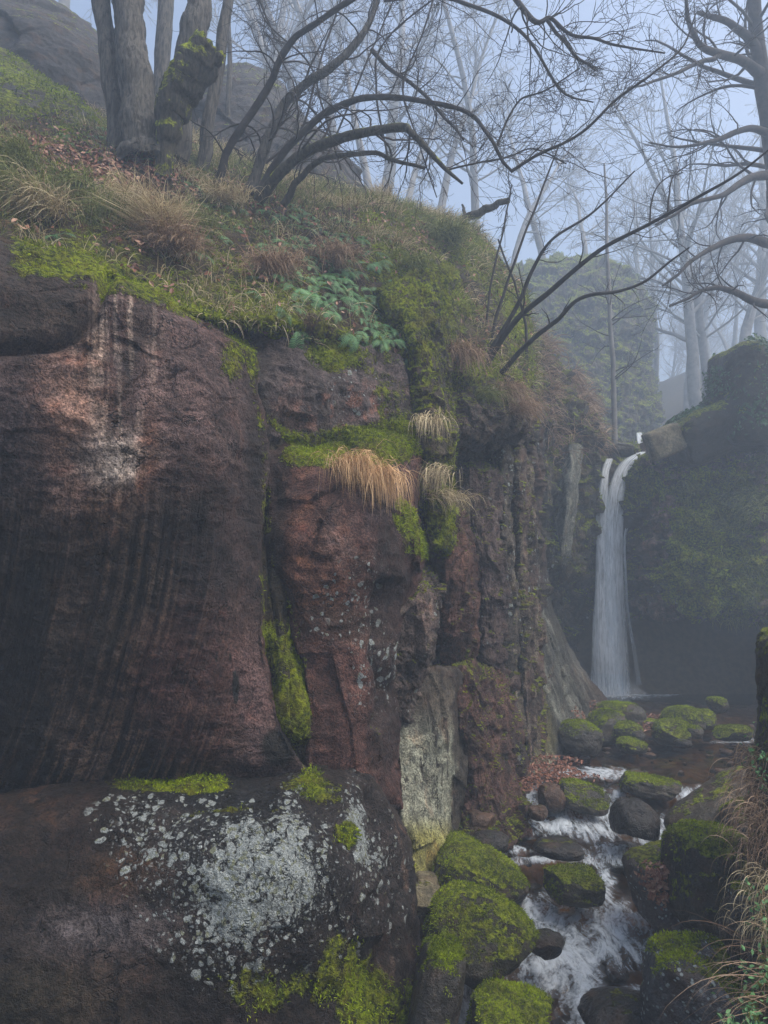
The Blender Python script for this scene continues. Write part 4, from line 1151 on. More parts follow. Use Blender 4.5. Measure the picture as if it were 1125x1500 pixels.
boulder('front', 1030, 1462, 4.95, (0.36, 0.34, 0.34), (0, 10, -14), 'grey', 6, 'grey angular boulder with white lichen and a moss patch, at the water edge', 0.08, 0.55, 3, 60, SG)
boulder('bottom', 752, 1510, 5.15, (0.31, 0.30, 0.22), (0, 10, 0), 'green', 7, 'flat bright green mossy boulder below the large oval one', 0.12, 0.2, 2, 48, SG)
boulder('corner', 634, 1492, 5.2, (0.17, 0.26, 0.50), (0, 10, 0), 'half', 8, 'dark narrow mossy rock wedged against the cliff foot', 0.10, 0.3, 2, 48, SG)
boulder('dark', 930, 1204, 8.0, (0.25, 0.26, 0.23), (0, 12, 0), 'wet', 9, 'black wet rock between two small cascades', 0.10, 0.1, 2, 48, SG)
boulder('mid', 853, 1168, 8.8, (0.30, 0.26, 0.17), (0, 14, 0), 'half', 10, 'dark rock with one green moss patch above the cascade', 0.12, 0.2, 3, 48, SG)
boulder('flat', 952, 1152, 9.2, (0.42, 0.30, 0.13), (0, 10, 10), 'half', 11, 'low flat rock with a moss strip, washed by the pool outflow', 0.1, 0.2, 2, 40, SG)
boulder('slant', 1060, 1188, 7.6, (0.60, 0.34, 0.25), (0, -30, 10), 'brownmoss', 12, 'long slanting brown boulder under the hanging dry grass', 0.07, 0.3, 2, 56, SG)
boulder('foamrock', 718, 1232, 7.7, (0.20, 0.2, 0.10), (0, 0, 0), 'wet', 13, 'small black wet rock flecked with foam beside the cliff', 0.12, 0, 1, 36, SG)
boulder('sub1', 820, 1243, 7.5, (0.27, 0.22, 0.09), (0, 4, 0), 'wet', 14, 'low wet rock just above the water, below the cascade', 0.12, 0.1, 2, 40, SG)
0 and boulder('sub2', 845, 1366, 6.3, (0.22, 0.22, 0.10), (0, 8, 0), 'wet', 15, 'dark flat rock half covered by rushing water', 0.12, 0.1, 1, 40, SG)
boulder('sub3', 800, 1382, 5.95, (0.14, 0.13, 0.10), (0, 0, 0), 'wet', 16, 'small dark stone beside the white rapids', 0.12, 0, 1, 32, SG)
boulder('sub4', 915, 1488, 5.25, (0.30, 0.3, 0.13), (0, 0, 0), 'wet', 17, 'dark submerged boulder with foam over its top', 0.1, 0, 1, 40, SG)
0 and boulder('sub5', 775, 1316, 6.8, (0.17, 0.2, 0.12), (0, 10, 0), 'brown', 18, 'wet reddish rock between the mossy boulder and the islet', 0.12, 0.1, 2, 36, SG)
0 and boulder('sub6', 925, 1345, 6.5, (0.22, 0.2, 0.11), (0, 10, 0), 'brown', 19, 'brown rock slipping under a thin sheet of water', 0.12, 0.1, 2, 36, SG)
boulder('sub7', 808, 1168, 8.7, (0.17, 0.18, 0.16), (0, 10, 0), 'brown', 20, 'rusty wet rock beside the leaf heap at the cascade top', 0.12, 0.1, 2, 32, SG)
boulder('sub8', 788, 1190, 8.4, (0.11, 0.1, 0.09), (0, 0, 0), 'brown', 21, 'tiny brown stone splashed by the left cascade', 0.12, 0.1, 1, 24, SG)
boulder('beige', 620, 1318, 6.4, (0.13, 0.12, 0.12), (0, 0, 20), 'beige', 22, 'pale ochre stone stuck between cliff and mossy boulder', 0.1, 0.4, 2, 32, SG)
boulder('beige2', 628, 1292, 6.7, (0.12, 0.12, 0.06), (0, 8, 0), 'beige', 23, 'thin flat stone lying on the pale ochre one', 0.1, 0.4, 2, 32, SG)
boulder('foot', 705, 1205, 8.0, (0.16, 0.15, 0.12), (0, 8, 0), 'brown', 24, 'brown stone at the foot of the dark column', 0.1, 0.3, 2, 32, SG)
boulder('shoal', 850, 1080, 10.9, (0.34, 0.32, 0.24), (0, 10, 0), 'half', 25, 'rounded dark rock at the pool edge below the cone', 0.1, 0.1, 2, 40, SG)
boulder('bank1', 1112, 1262, 7.0, (0.30, 0.4, 0.55), (0, 0, 0), 'half', 26, 'dark mossy rock behind the hanging grass', 0.12, 0.3, 2, 40, SG)
boulder('bank2', 1100, 1322, 5.6, (0.13, 0.13, 0.12), (0, 0, 0), 'grey', 27, 'small grey stone beside the tall mossy boulder', 0.12, 0.3, 2, 28, SG)
boulder('bank3', 1125, 1400, 5.0, (0.24, 0.3, 0.3), (0, 0, 0), 'wet', 28, 'wet black rock under the grassy bank', 0.12, 0.3, 2, 36, SG)
PG = 'mossy stones across the pool outflow'
pool_rocks = [
    (905, 1052, 12.4, 0.42, 0.22, 'half', 'broad mossy stone nearest the cone rock'), (885, 1066, 11.8, 0.36, 0.24, 'half', 'dome shaped mossy stone beside the first leaf drift'),
    (918, 1072, 11.6, 0.28, 0.14, 'green', 'long low mossy stone at the left of the stone row'), (925, 1092, 10.9, 0.22, 0.08, 'green', 'flat green stone alone in the smooth water'),
    (985, 1072, 11.6, 0.30, 0.17, 'green', 'bright mossy stone in the middle of the row'), (1000, 1058, 12.0, 0.34, 0.20, 'green', 'larger green hump behind the middle stone'),
    (1028, 1054, 12.2, 0.26, 0.14, 'green', 'green stone at the right end of the row'), (1016, 1072, 11.5, 0.16, 0.08, 'half', 'little dark stone beside the right end'),
    (1050, 1033, 13.2, 0.20, 0.11, 'green', 'lone green stone out in the dark pool'), (1074, 1074, 11.4, 0.30, 0.09, 'green', 'flat green stone near the right wall'),
    (952, 1060, 12.2, 0.18, 0.07, 'dead', 'leaf strewn flat stone in the row'), (870, 1050, 12.6, 0.20, 0.13, 'half', 'small dark stone tucked at the cone foot'),
    (935, 1078, 11.3, 0.13, 0.06, 'wet', 'small black stone at the waterline'), (1000, 1088, 11.0, 0.12, 0.04, 'wet', 'tiny wet stone barely above water')]
for i, (u, v, Y, a, b, m, lb) in enumerate(pool_rocks):
    boulder('pool%d' % i, u, v, Y, (a, a * 0.85, b * 1.25), (0, 5 * (i % 3 - 1), 37 * i), m, 40 + i, lb, 0.1, 0.15, 1, 30, PG)

# small stones of the shallow bed, lying along the edges
rs = np.random.RandomState(5)
pebV, pebF, off = [], [], 0
if 12 not in CS: CS[12] = cube_sphere(12)
for i in range(420):
    y = rs.uniform(5.2, 13.5)
    t = rs.choice([rs.uniform(-0.03, 0.2), rs.uniform(0.75, 1.03), rs.uniform(0, 1)])
    x = edge_left(y) + (edge_right(y) - edge_left(y)) * t
    r = rs.uniform(0.03, 0.10)
    V, F = rock_mesh('', (x, y, float(water_z(x, y)) - 0.05 + rs.uniform(-0.04, 0.04)), (r, r * rs.uniform(.6, 1), r * rs.uniform(.4, .8)), (0, 0, rs.uniform(0, 360)), None, i % 40, 0.12, 0.2, 12, 1)
    pebV.append(V); pebF.append(F + off); off += len(V)
tag(mkmesh('stream_pebbles', np.concatenate(pebV), np.concatenate(pebF), BM['brown']), kind='stuff', label='small wet brown pebbles along the stream edges')

# ------------------------------------------------------------------ big rocks of the slopes
def hillrock(name, ctrl, label, mat, n=160, m=200, back=3.0, seed=700, amp=0.16, cat='rock', rnd=4):
    i = patch(name, ctrl, n, m, back, lambda P, U, V: amp * facet(P, 0.8, seed) + amp * 0.6 * fbm(P, 1.6, 4, 0.55, seed + 1) + 0.02 * fbm(P, 8, 3, 0.6, seed + 2),
              None, BM[mat], None, None, None, rnd)
    tag(i['o'], label, cat)
    SURF[name] = i
    return i
hillrock('rock_outcrop', [
    [(250, 190, 14.5), (300, 120, 14.8), (350, 98, 15), (405, 120, 15), (440, 165, 15), (490, 215, 15), (520, 250, 15.4)],
    [(245, 215, 12.6), (300, 150, 12.8), (352, 118, 13), (408, 140, 13), (448, 190, 13), (500, 240, 13), (532, 275, 13.8)],
    [(240, 260, 12), (300, 230, 12), (355, 215, 12.1), (412, 220, 12.1), (455, 250, 12.1), (505, 270, 12.2), (536, 290, 13)],
    [(240, 310, 11.7), (300, 310, 11.7), (355, 310, 11.7), (412, 310, 11.7), (458, 320, 11.8), (505, 325, 12), (540, 330, 12.8)],
], 'huge dark dome of rock with moss on top, behind the leaning stems', 'darkhill', 160, 200, 3.0, 700, 0.12)
hillrock('rock_outcrop', [
    [(-260, -160, 13), (-120, -90, 12.6), (0, -30, 12.4), (80, 10, 12.4), (140, 50, 12.6), (190, 100, 13)],
    [(-260, -60, 11.4), (-120, -30, 11), (0, 10, 10.8), (80, 40, 10.8), (145, 80, 11), (195, 125, 11.6)],
    [(-260, 60, 11), (-120, 50, 10.6), (0, 60, 10.4), (80, 90, 10.4), (150, 130, 10.6), (200, 165, 11)],
    [(-260, 200, 10.4), (-120, 160, 10.2), (0, 150, 10.2), (80, 160, 10.2), (150, 190, 10.4), (205, 205, 10.8)],
], 'massive dark boulder high on the slope behind the trunks', 'darkhill', 160, 200, 3.0, 720, 0.14)
hillrock('mossy_mound', [
    [(-260, -20, 9.6), (-120, 30, 9.6), (0, 76, 9.7), (60, 110, 9.8), (110, 140, 9.9), (150, 180, 10)],
    [(-260, 40, 8.8), (-120, 80, 8.8), (0, 112, 8.9), (60, 138, 9.0), (115, 165, 9.2), (158, 205, 9.5)],
    [(-260, 110, 8.2), (-120, 140, 8.2), (0, 160, 8.4), (62, 180, 8.6), (118, 198, 8.8), (162, 220, 9.2)],
    [(-260, 230, 7.8), (-120, 235, 7.9), (0, 235, 8.1), (64, 235, 8.3), (120, 235, 8.5), (165, 235, 9)],
], 'sloping boulder blanketed in thick yellow green moss, beside the trunks', 'green', 160, 200, 2.0, 740, 0.08)
SURF['mound'] = SURF['mossy_mound']
SURF['mound']['mask'] = SURF['mound']['mask'] * 0 + 0.7
# rocks above the right cliff
RT = 'rocks on top of the right cliff'
boulder('rt1', 1118, 590, 15.6, (1.25, 1.1, 1.15), (0, 0, 10), 'green', 61, 'big squarish moss and ivy covered block on the skyline', 0.10, 0.7, 2, 60, RT, 'rock', 'rock_block')
boulder('rt2', 1052, 630, 15.8, (1.15, 1.0, 0.62), (0, -24, 0), 'green', 62, 'leaning ivy covered rock with a pointed left tip', 0.10, 0.45, 3, 56, RT, 'rock', 'rock_block')
boulder('rt3', 966, 650, 15.4, (0.46, 0.4, 0.34), (0, -22, 12), 'beige', 63, 'bare ochre slab tilted beside the top of the waterfall', 0.05, 0.8, 1, 44, RT, 'rock', 'rock_block')
boulder('rt5', 900, 662, 17.9, (0.45, 0.5, 0.22), (0, 0, 0), 'half', 65, 'low mossy rock splitting the stream at the fall lip', 0.10, 0.2, 2, 32, RT, 'rock', 'rock_block')
# near right bank, a mossy pillar of rock with grass over it
hillrock('bank_rock', [
    [(1116, 925, 5.4), (1150, 915, 5.2), (1210, 900, 5.0), (1320, 880, 4.6)],
    [(1112, 955, 5.1), (1150, 945, 4.9), (1210, 935, 4.7), (1320, 920, 4.3)],
    [(1113, 1040, 5.1), (1150, 1040, 4.8), (1210, 1035, 4.6), (1320, 1030, 4.2)],
    [(1106, 1130, 5.0), (1150, 1130, 4.7), (1210, 1130, 4.4), (1320, 1130, 4.0)],
    [(1098, 1250, 4.9), (1150, 1250, 4.6), (1210, 1250, 4.2), (1320, 1250, 3.8)],
    [(1104, 1370, 4.6), (1150, 1370, 4.3), (1210, 1370, 4.0), (1320, 1370, 3.6)],
    [(1090, 1480, 4.3), (1150, 1480, 4.0), (1210, 1480, 3.7), (1320, 1480, 3.3)],
    [(1080, 1650, 4.0), (1150, 1650, 3.7), (1210, 1650, 3.4), (1320, 1650, 3.0)],
], 'steep mossy rock bank at the right edge with hanging grass', 'green', 200, 100, 1.2, 760, 0.05)
# ================================================================== VEGETATION
RNG = np.random.RandomState(77)

def surf_pt(key, u, v):
    s = SURF[key]
    pu, pv = proj(s['P'])
    i = np.argmin((pu - u) ** 2 + (pv - v) ** 2)
    return s['P'].reshape(-1, 3)[i], s['N'].reshape(-1, 3)[i]

def sample(key, w, n, rng=RNG):
    s = SURF[key]
    P = s['P']
    a = np.linalg.norm(np.cross(np.gradient(P, axis=0), np.gradient(P, axis=1)), axis=-1)
    p = (w * a).ravel()
    p[p < 0] = 0
    i = rng.choice(p.size, n, p=p / p.sum())
    j = rng.normal(0, 0.012, (n, 3))
    return P.reshape(-1, 3)[i] + j, s['N'].reshape(-1, 3)[i]

def blades(P, D, L, W, droop, seg=5, rng=RNG, curl=0.0, ground=None):
    """thin grass ribbons that bend under their weight"""
    n = len(P)
    d = normz(D)
    pts = [P]
    for i in range(seg):
        d = normz(d + np.stack([rng.normal(0, curl, n), rng.normal(0, curl, n), -droop * np.ones(n) * (0.6 + i * 0.25)], -1) / seg * 2)
        if ground is not None:      # lie on the slope instead of sinking into it
            dn = (d * ground).sum(-1)
            d = normz(d + ground * np.maximum(0.06 - dn, 0)[:, None])
        pts.append(pts[-1] + d * (L / seg)[:, None])
    pts = np.stack(pts, 1)
    side = normz(np.cross(normz(pts[:, -1] - pts[:, 0]) + 1e-4, rng.normal(size=(n, 3))))[:, None, :]
    t = np.linspace(0, 1, seg + 1)[None, :, None]
    w = W[:, None, None] * (1 - t ** 1.5 * 0.9) * 0.5
    V = np.stack([pts - side * w, pts + side * w], 2)
    base = (np.arange(n) * (seg + 1) * 2)[:, None]
    q = (np.arange(seg) * 2)[None, :]
    a = base + q
    F = np.stack([a, a + 1, a + 3, a + 2], -1).reshape(-1, 4)
    r = np.repeat(rng.rand(n), (seg + 1) * 2)
    return V.reshape(-1, 3), F, r

M_STRAW = simple_material('dry straw grass', (0.16, 0.11, 0.05), (0.78, 0.66, 0.42), attrn='rnd', rough=0.7, trans=0.25)
M_GOLD = simple_material('golden dead grass', (0.28, 0.16, 0.07), (0.85, 0.58, 0.32), attrn='rnd', rough=0.7, trans=0.25)
M_RUST = simple_material('rusty dead grass', (0.14, 0.08, 0.05), (0.50, 0.36, 0.24), attrn='rnd', rough=0.8, trans=0.25)
M_OLIVE = simple_material('olive winter grass', (0.035, 0.055, 0.010), (0.32, 0.34, 0.11), attrn='rnd', rough=0.75, trans=0.25)
M_MOSSF = simple_material('moss fronds', (0.02, 0.035, 0.004), (0.36, 0.46, 0.010), attrn='rnd', rough=0.9, trans=0.3)
M_FERN = simple_material('fern green', (0.03, 0.09, 0.025), (0.20, 0.42, 0.16), attrn='rnd', rough=0.55, spec=0.4, trans=0.25)
M_IVY = simple_material('ivy green', (0.02, 0.06, 0.02), (0.10, 0.20, 0.08), attrn='rnd', rough=0.45, spec=0.5, trans=0.15)
def leaf_mat():
    N = NT('fallen leaves')
    r = N.attr('rnd').outputs['Fac']
    c = N.mix(N.ramp(r, 0, 0.5), (0.05, 0.022, 0.014), (0.20, 0.075, 0.04))
    c = N.mix(N.ramp(r, 0.55, 1.0), c, (0.36, 0.21, 0.14))
    N.bsdf(c, 0.6, None, 0.4)
    return N.m
M_LEAF = leaf_mat()

def tuft(center, nrm, size, n, mat, droop, label, group, spread=0.5, width=0.006, name='grass_tuft', root=0.06, rng=RNG, lay=False):
    n = int(n)
    c = np.array(center)
    P = c + rng.normal(0, root, (n, 3)) * np.array([1.6, 0.8, 0.5])
    D = np.array(nrm)[None, :] * (0.35 if lay else 0.9) + np.array([0, -0.35 if lay else -0.1, 0.28 if lay else 0.55])[None, :] + rng.normal(0, spread * (0.6 if lay else 1), (n, 3))
    L = size * rng.uniform(0.45, 1.15, n)
    V, F, r = blades(P, D, L, np.full(n, width) * rng.uniform(0.6, 1.3, n), droop, 6, rng, 0.25, np.tile(nrm, (n, 1)) if lay else None)
    o = mkmesh(name, V - c, F, mat, True, {'rnd': r})
    o.location = c
    tag(o, label, 'grass tuft', group)
    return o

GT = 'dry grass tufts hanging along the cliff top'
tuft_list = [
    # key, u, v, size, n, mat, droop, label
    ('bank', 226, 352, 0.62, 420, M_STRAW, 0.75, 'largest pale straw tuft hanging over the moss band, below the trunks'),
    ('bank', 250, 372, 0.50, 320, M_RUST, 0.85, 'reddish tips of dead grass beside the largest straw tuft'),
    ('bank', 188, 308, 0.50, 300, M_STRAW, 0.7, 'straw coloured tuft above the largest one'),
    ('bank', 150, 325, 0.45, 260, M_OLIVE, 0.8, 'green and straw tuft left of the largest pale tuft'),
    ('bank', 20, 300, 0.60, 420, M_OLIVE, 0.8, 'wide green tuft at the left edge above the dark gap'),
    ('bank', 60, 318, 0.50, 320, M_STRAW, 0.8, 'straw tuft hanging just above the start of the moss band'),
    ('bank', 20, 250, 0.5, 300, M_OLIVE, 0.7, 'green tuft under the mossy mound at the left edge'),
    ('bank', 105, 285, 0.42, 260, M_OLIVE, 0.8, 'olive tuft below the pile of dead leaves'),
    ('bank', 398, 402, 0.50, 380, M_RUST, 1.0, 'drooping brown tuft between the ferns and the moss'),
    ('bank', 482, 380, 0.42, 260, M_RUST, 0.9, 'faded brown tuft among the green ferns'),
    ('bank', 330, 300, 0.40, 200, M_STRAW, 0.7, 'straw tuft at the foot of the dark leaning stem'),
    ('bank', 285, 345, 0.40, 220, M_OLIVE, 0.7, 'olive tuft left of the fern patch'),
    ('bank', 560, 300, 0.5, 240, M_STRAW, 0.8, 'pale tuft on the crest beside the dark dome'),
    ('bank', 610, 335, 0.6, 300, M_STRAW, 0.8, 'long pale tuft combed down the crest'),
    ('bank', 650, 355, 0.6, 300, M_OLIVE, 0.8, 'soft green tuft on the rounded crest'),
    ('bank', 690, 385, 0.6, 300, M_STRAW, 0.8, 'straw tuft above the grey bare rock'),
    ('bank', 600, 400, 0.4, 200, M_OLIVE, 0.9, 'small olive tuft on the steep mossy flank'),
    ('bank', 668, 520, 0.45, 260, M_RUST, 1.0, 'upper pinkish tuft at the root of the long bare shoots'),
]
for k, u, v, sz, n, mt, dr, lb in tuft_list:
    p, q = surf_pt(k, u, v)
    tuft(p + q * 0.05, q, sz * 1.1, n * 2.2, mt, dr, lb, GT, lay=True, root=0.085, width=0.0065 + 0.0006 * max(0, p[1] - 6))
for key, u, v, sz, n, mt, dr, lb, sp in [
    ('but', 512, 690, 0.55, 420, M_GOLD, 2.0, 'left half of the golden tuft hanging over the mossy ledge', 0.16),
    ('but', 548, 706, 0.58, 420, M_GOLD, 2.0, 'right half of the golden tuft hanging over the mossy ledge', 0.16),
    ('rib', 630, 612, 0.40, 220, M_STRAW, 1.2, 'upper pale tuft on the mossy rib', 0.25),
    ('rib', 642, 690, 0.42, 200, M_STRAW, 1.3, 'middle pale tuft on the mossy rib', 0.25),
    ('rib', 650, 730, 0.42, 180, M_STRAW, 1.3, 'lowest pale tuft on the mossy rib', 0.25),
    ('prow', 682, 562, 0.50, 340, M_RUST, 1.0, 'pinkish straw tuft on top of the overhanging prow', 0.45),
    ('prow', 705, 585, 0.45, 300, M_OLIVE, 1.1, 'green tuft hanging from the overhanging prow', 0.4),
    ('prow', 738, 575, 0.60, 420, M_RUST, 1.1, 'brown tuft draped over the tip of the prow', 0.45),
    ('prow', 755, 605, 0.60, 420, M_RUST, 1.3, 'lowest brown tuft hanging below the tip of the prow', 0.35)]:
    p, q = surf_pt(key, u, v)
    tuft(p, q, sz, n, mt, dr, lb, 'grass tufts growing on the ledges of the cliff', sp)

# the matted grass of the slope (nobody could count it)
B = SURF['bank']
w = np.ones(B['U'].shape) * (B['U'] > -260)
w = w * (0.25 + sstep(-0.2, 0.3, fbm(B['P'], 1.4, 3, 0.5, 801)))
w = w * (1 - 0.93 * blob(B['U'], B['V'], 480, 420, 135, 80, 28)) * (1 - 0.75 * np.exp(-(pathdist(B['U'], B['V'], [(0, 370), (110, 385), (200, 415), (300, 465)]) / 20.0) ** 2)) * (1 - 0.95 * blob(B['U'], B['V'], 125, 262, 130, 48, 8)) * (1 - 0.8 * blob(B['U'], B['V'], 740, 470, 40, 90, 10))
w = w * sstep(13.5, 12.0, B['P'][..., 1]) * (B['V'] > 60) * (1 - 0.6 * sstep(540, 600, B['U']) * sstep(330, 380, B['V']))
w[:4] = 0
P, Nn = sample('bank', w, 30000)
n = len(P)
V, F, r = blades(P, Nn * 0.8 + np.array([0, -0.1, 0.5]) + RNG.normal(0, 0.45, (n, 3)), RNG.uniform(0.08, 0.30, n) * np.interp(P[:, 1], [5, 12], [0.8, 1.1]), RNG.uniform(0.004, 0.008, n) * np.interp(P[:, 1], [5, 12], [1, 1.7]), 0.7, 5, RNG, 0.2, Nn)
tag(mkmesh('grass', V, F, M_OLIVE, True, {'rnd': r}), 'matted olive and straw grass covering the slope above the cliff', kind='stuff')
P, Nn = sample('bank', w * sstep(0.05, 0.3, fbm(B['P'], 1.1, 3, 0.5, 805)), 11000)
n = len(P)
V, F, r = blades(P, Nn * 0.8 + np.array([0, -0.1, 0.5]) + RNG.normal(0, 0.4, (n, 3)), RNG.uniform(0.14, 0.38, n) * np.interp(P[:, 1], [5, 12], [0.8, 1.1]), RNG.uniform(0.004, 0.008, n) * np.interp(P[:, 1], [5, 12], [1, 1.7]), 0.85, 5, RNG, 0.2, Nn)
tag(mkmesh('grass', V, F, M_STRAW, True, {'rnd': r}), 'pale dead straw lying over the slope above the cliff', kind='stuff')
# far ledge grass
FW = SURF['farwall']
P, Nn = sample('farwall', sstep(700, 640, FW['V']) * sstep(-0.2, 0.4, fbm(FW['P'], 1.0, 2, 0.5, 806)), 5000)
n = len(P)
V, F, r = blades(P, Nn * 0.8 + np.array([0, -0.1, 0.4]) + RNG.normal(0, 0.4, (n, 3)), RNG.uniform(0.3, 0.7, n), RNG.uniform(0.012, 0.02, n), 0.9, 4, RNG, 0.2, Nn)
tag(mkmesh('grass', V, F, M_RUST, True, {'rnd': r}), 'faded pinkish grass on the misty ledges beyond the corner', kind='stuff')
RC = SURF['rcliff']
P, Nn = sample('rcliff', (blob(RC['U'], RC['V'], 1010, 700, 70, 25, 0) + 0.5 * blob(RC['U'], RC['V'], 1080, 760, 60, 110, 0)) * sstep(-0.2, 0.4, fbm(RC['P'], 1.0, 2, 0.5, 807)), 4500)
n = len(P)
V, F, r = blades(P, Nn * 0.8 + np.array([0, -0.1, 0.3]) + RNG.normal(0, 0.4, (n, 3)), RNG.uniform(0.12, 0.4, n), RNG.uniform(0.01, 0.018, n), 1.0, 4, RNG, 0.2, Nn)
tag(mkmesh('grass', V, F, M_OLIVE, True, {'rnd': r}), 'short grass and moss on the right cliff beside the waterfall', kind='stuff')

# ------------------------------------------------------------------ moss fronds that roughen every cushion
def moss_fuzz(P, N_, n, rng, size=(0.012, 0.035), w=0.010, dr=0.3):
    D = N_ + rng.normal(0, 0.55, (len(P), 3)) + np.array([0, 0, 0.15])
    return blades(P, D, rng.uniform(size[0], size[1], len(P)), rng.uniform(0.5, 1.2, len(P)) * w, dr, 2, rng, 0.3)
for key, n, lb in [('bank', 26000, 'moss cushions on the slope above the cliff'), ('but', 15000, 'thick moss on the ledge of the red buttress'),
                   ('upw', 6000, 'thin moss on the wall above the ledge'), ('slab', 7000, 'moss hanging over the top edge of the big slab'),
                   ('rib', 6000, 'yellow green moss running down the rib'), ('wedge', 5000, 'moss filling the long cleft'), ('low', 6000, 'moss patches on the lichen covered block'),
                   ('mound', 12000, 'thick yellow moss on the sloping mound'), ('rcliff', 9000, 'moss hanging on the right cliff beside the waterfall'), ('farwall', 8000, 'moss on the misty wall beyond the corner'), ('farhill', 8000, 'moss on the far misty cliff'), ('brown', 3000, 'moss on the small ledge of the dark column')]:
    s = SURF[key]
    m = s['mask'][..., 0] + 0.45 * fbm(s['P'], 7, 3, 0.6, 811)
    w_ = sstep(0.45, 0.75, m) * (s['U'] > -120) * (s['V'] < 1560)
    P, Nn = sample(key, w_, n)
    k = {'bank': 1.6, 'mound': 2.0, 'rcliff': 3.2, 'farwall': 2.6, 'farhill': 3.0}.get(key, 1.0)
    V, F, r = moss_fuzz(P, Nn, n, RNG, (0.012 * k, 0.035 * k), 0.010 * k, 0.35)
    r = np.clip(r * 0.6 + 0.4 * np.repeat(sstep(-0.4, 0.4, fbm(P, 3.0, 2, 0.5, 813)), 6), 0, 1)
    tag(mkmesh('moss', V, F, M_MOSSF, True, {'rnd': r}), lb, kind='stuff')
for key, (V0, F0, o) in ROCKS.items():
    mname = o.data.materials[0].name
    thr = {'moss covered boulder': 0.42, 'half mossy boulder': 0.72, 'grey lichen rock': 0.75}.get(mname)
    if thr is None or key.startswith('rt') : continue
    q = V0[F0]
    fn = np.cross(q[:, 2] - q[:, 0], q[:, 3] - q[:, 1])
    ar = np.linalg.norm(fn, axis=-1)
    fn = fn / (ar[:, None] + 1e-12)
    cc = q.mean(1)
    w_ = ar * sstep(thr - 0.25, thr + 0.15, fn[:, 2] + 1.0 * fbm(cc, 4.5, 4, 0.65, 815))
    tot = ar.sum() / 2
    n = int(min(5200, 3200 * tot))
    if w_.sum() <= 0 or n < 10: continue
    i = RNG.choice(len(w_), n, p=w_ / w_.sum())
    P = cc[i] + RNG.normal(0, 0.006, (n, 3))
    V, F, r = moss_fuzz(P, fn[i], n, RNG, (0.008, 0.026), 0.008, 0.3)
    r = np.clip(r * 0.55 + 0.45 * np.repeat(sstep(-0.3, 0.5, fbm(P, 4.0, 2, 0.5, 816)), 6), 0, 1)
    mkmesh('moss', V - np.array(o.location), F, M_MOSSF, True, {'rnd': r}, o)

# ------------------------------------------------------------------ ferns
def fern_mesh(seed):
    rng = np.random.RandomState(seed)
    VV, FF, RR, off = [], [], [], 0
    for f in range(rng.randint(5, 9)):
        az = rng.uniform(-1.5, 1.5)
        L = rng.uniform(0.15, 0.26)
        k = 15
        d = np.array([math.sin(az), -math.cos(az) * 0.9, 0.75])
        d /= np.linalg.norm(d)
        p = np.zeros(3)
        hue = rng.uniform(0.1, 0.9)
        for i in range(k):
            t = i / (k - 1)
            d = d + np.array([0, 0, -0.11]); d /= np.linalg.norm(d)
            p = p + d * L / k
            s = np.cross(d, [0, 0, 1]); s /= np.linalg.norm(s) + 1e-9
            up = np.cross(s, d)
            wl = 0.042 * math.sin(math.pi * min(1, 0.12 + t * 0.9)) ** 0.8 * (L / 0.25)
            for sg in (-1, 1):
                tip = p + s * sg * wl + d * wl * 0.35 - up * wl * 0.15
                hw = d * L / k * 0.27
                a = [p - hw, p + hw, tip + hw * 0.35, tip - hw * 0.35]
                VV += a; FF.append([off, off + 1, off + 2, off + 3]); off += 4
                RR += [np.clip(hue + rng.uniform(-.12, .12), 0, 1)] * 4
    return np.array(VV), np.array(FF), np.array(RR)
fern_src = []
for i in range(6):
    V, F, r = fern_mesh(900 + i)
    fern_src.append(mkmesh('fern', V, F, M_FERN, True, {'rnd': r}, link=False))
wf_ = blob(B['U'], B['V'], 485, 410, 115, 66, 28, 0.6) + 0.7 * blob(B['U'], B['V'], 570, 490, 40, 60, 30, 0.6) + 0.25 * blob(B['U'], B['V'], 330, 340, 60, 40, 0, 0.8) + 0.08 * (B['U'] > 0) * (B['U'] < 330) * (B['V'] > 200) * (B['V'] < 400)
P, Nn = sample('bank', wf_, 285)
for i in range(len(P)):
    o = fern_src[i] if i < 6 else fern_src[i % 6].copy()
    SC.collection.objects.link(o)
    q = Vector(normz(Nn[i] + np.array([0, -0.2, 0.5])))
    o.rotation_euler = (q.to_track_quat('Z', 'Y') @ Matrix.Rotation(RNG.uniform(-0.7, 0.7), 3, 'Z').to_quaternion()).to_euler()
    s = RNG.uniform(0.7, 1.25)
    o.scale = (s, s, s)
    o.location = P[i] + Nn[i] * 0.01
    pu, pv = proj(P[i])
    if pu < 250: lb = 'small fern among the straw tufts below the old trunks'
    elif pu < 330: lb = 'small fern in the grass left of the dense fern patch, below the dark leaning stem'
    elif pu < 400: lb = 'fern at the upper left rim of the dense fern patch' if pv < 400 else 'fern hanging at the lower left rim of the dense fern patch'
    elif pu < 470: lb = 'fern high in the dense patch, under the mossy arching stem' if pv < 380 else ('fern in the middle of the dense patch, beside the brown tuft' if pv < 430 else 'fern hanging low in the dense patch, just over the upper wall')
    elif pu < 545: lb = 'fern in the upper right part of the dense patch' if pv < 400 else ('fern right of the middle of the dense patch' if pv < 450 else 'fern dangling over the right end of the upper wall')
    else: lb = 'blue green fern high on the steep mossy flank' if pv < 480 else 'blue green fern low on the steep mossy flank, beside the mossy rib'
    tag(o, lb, 'fern', 'ferns on the slope above the cliff')

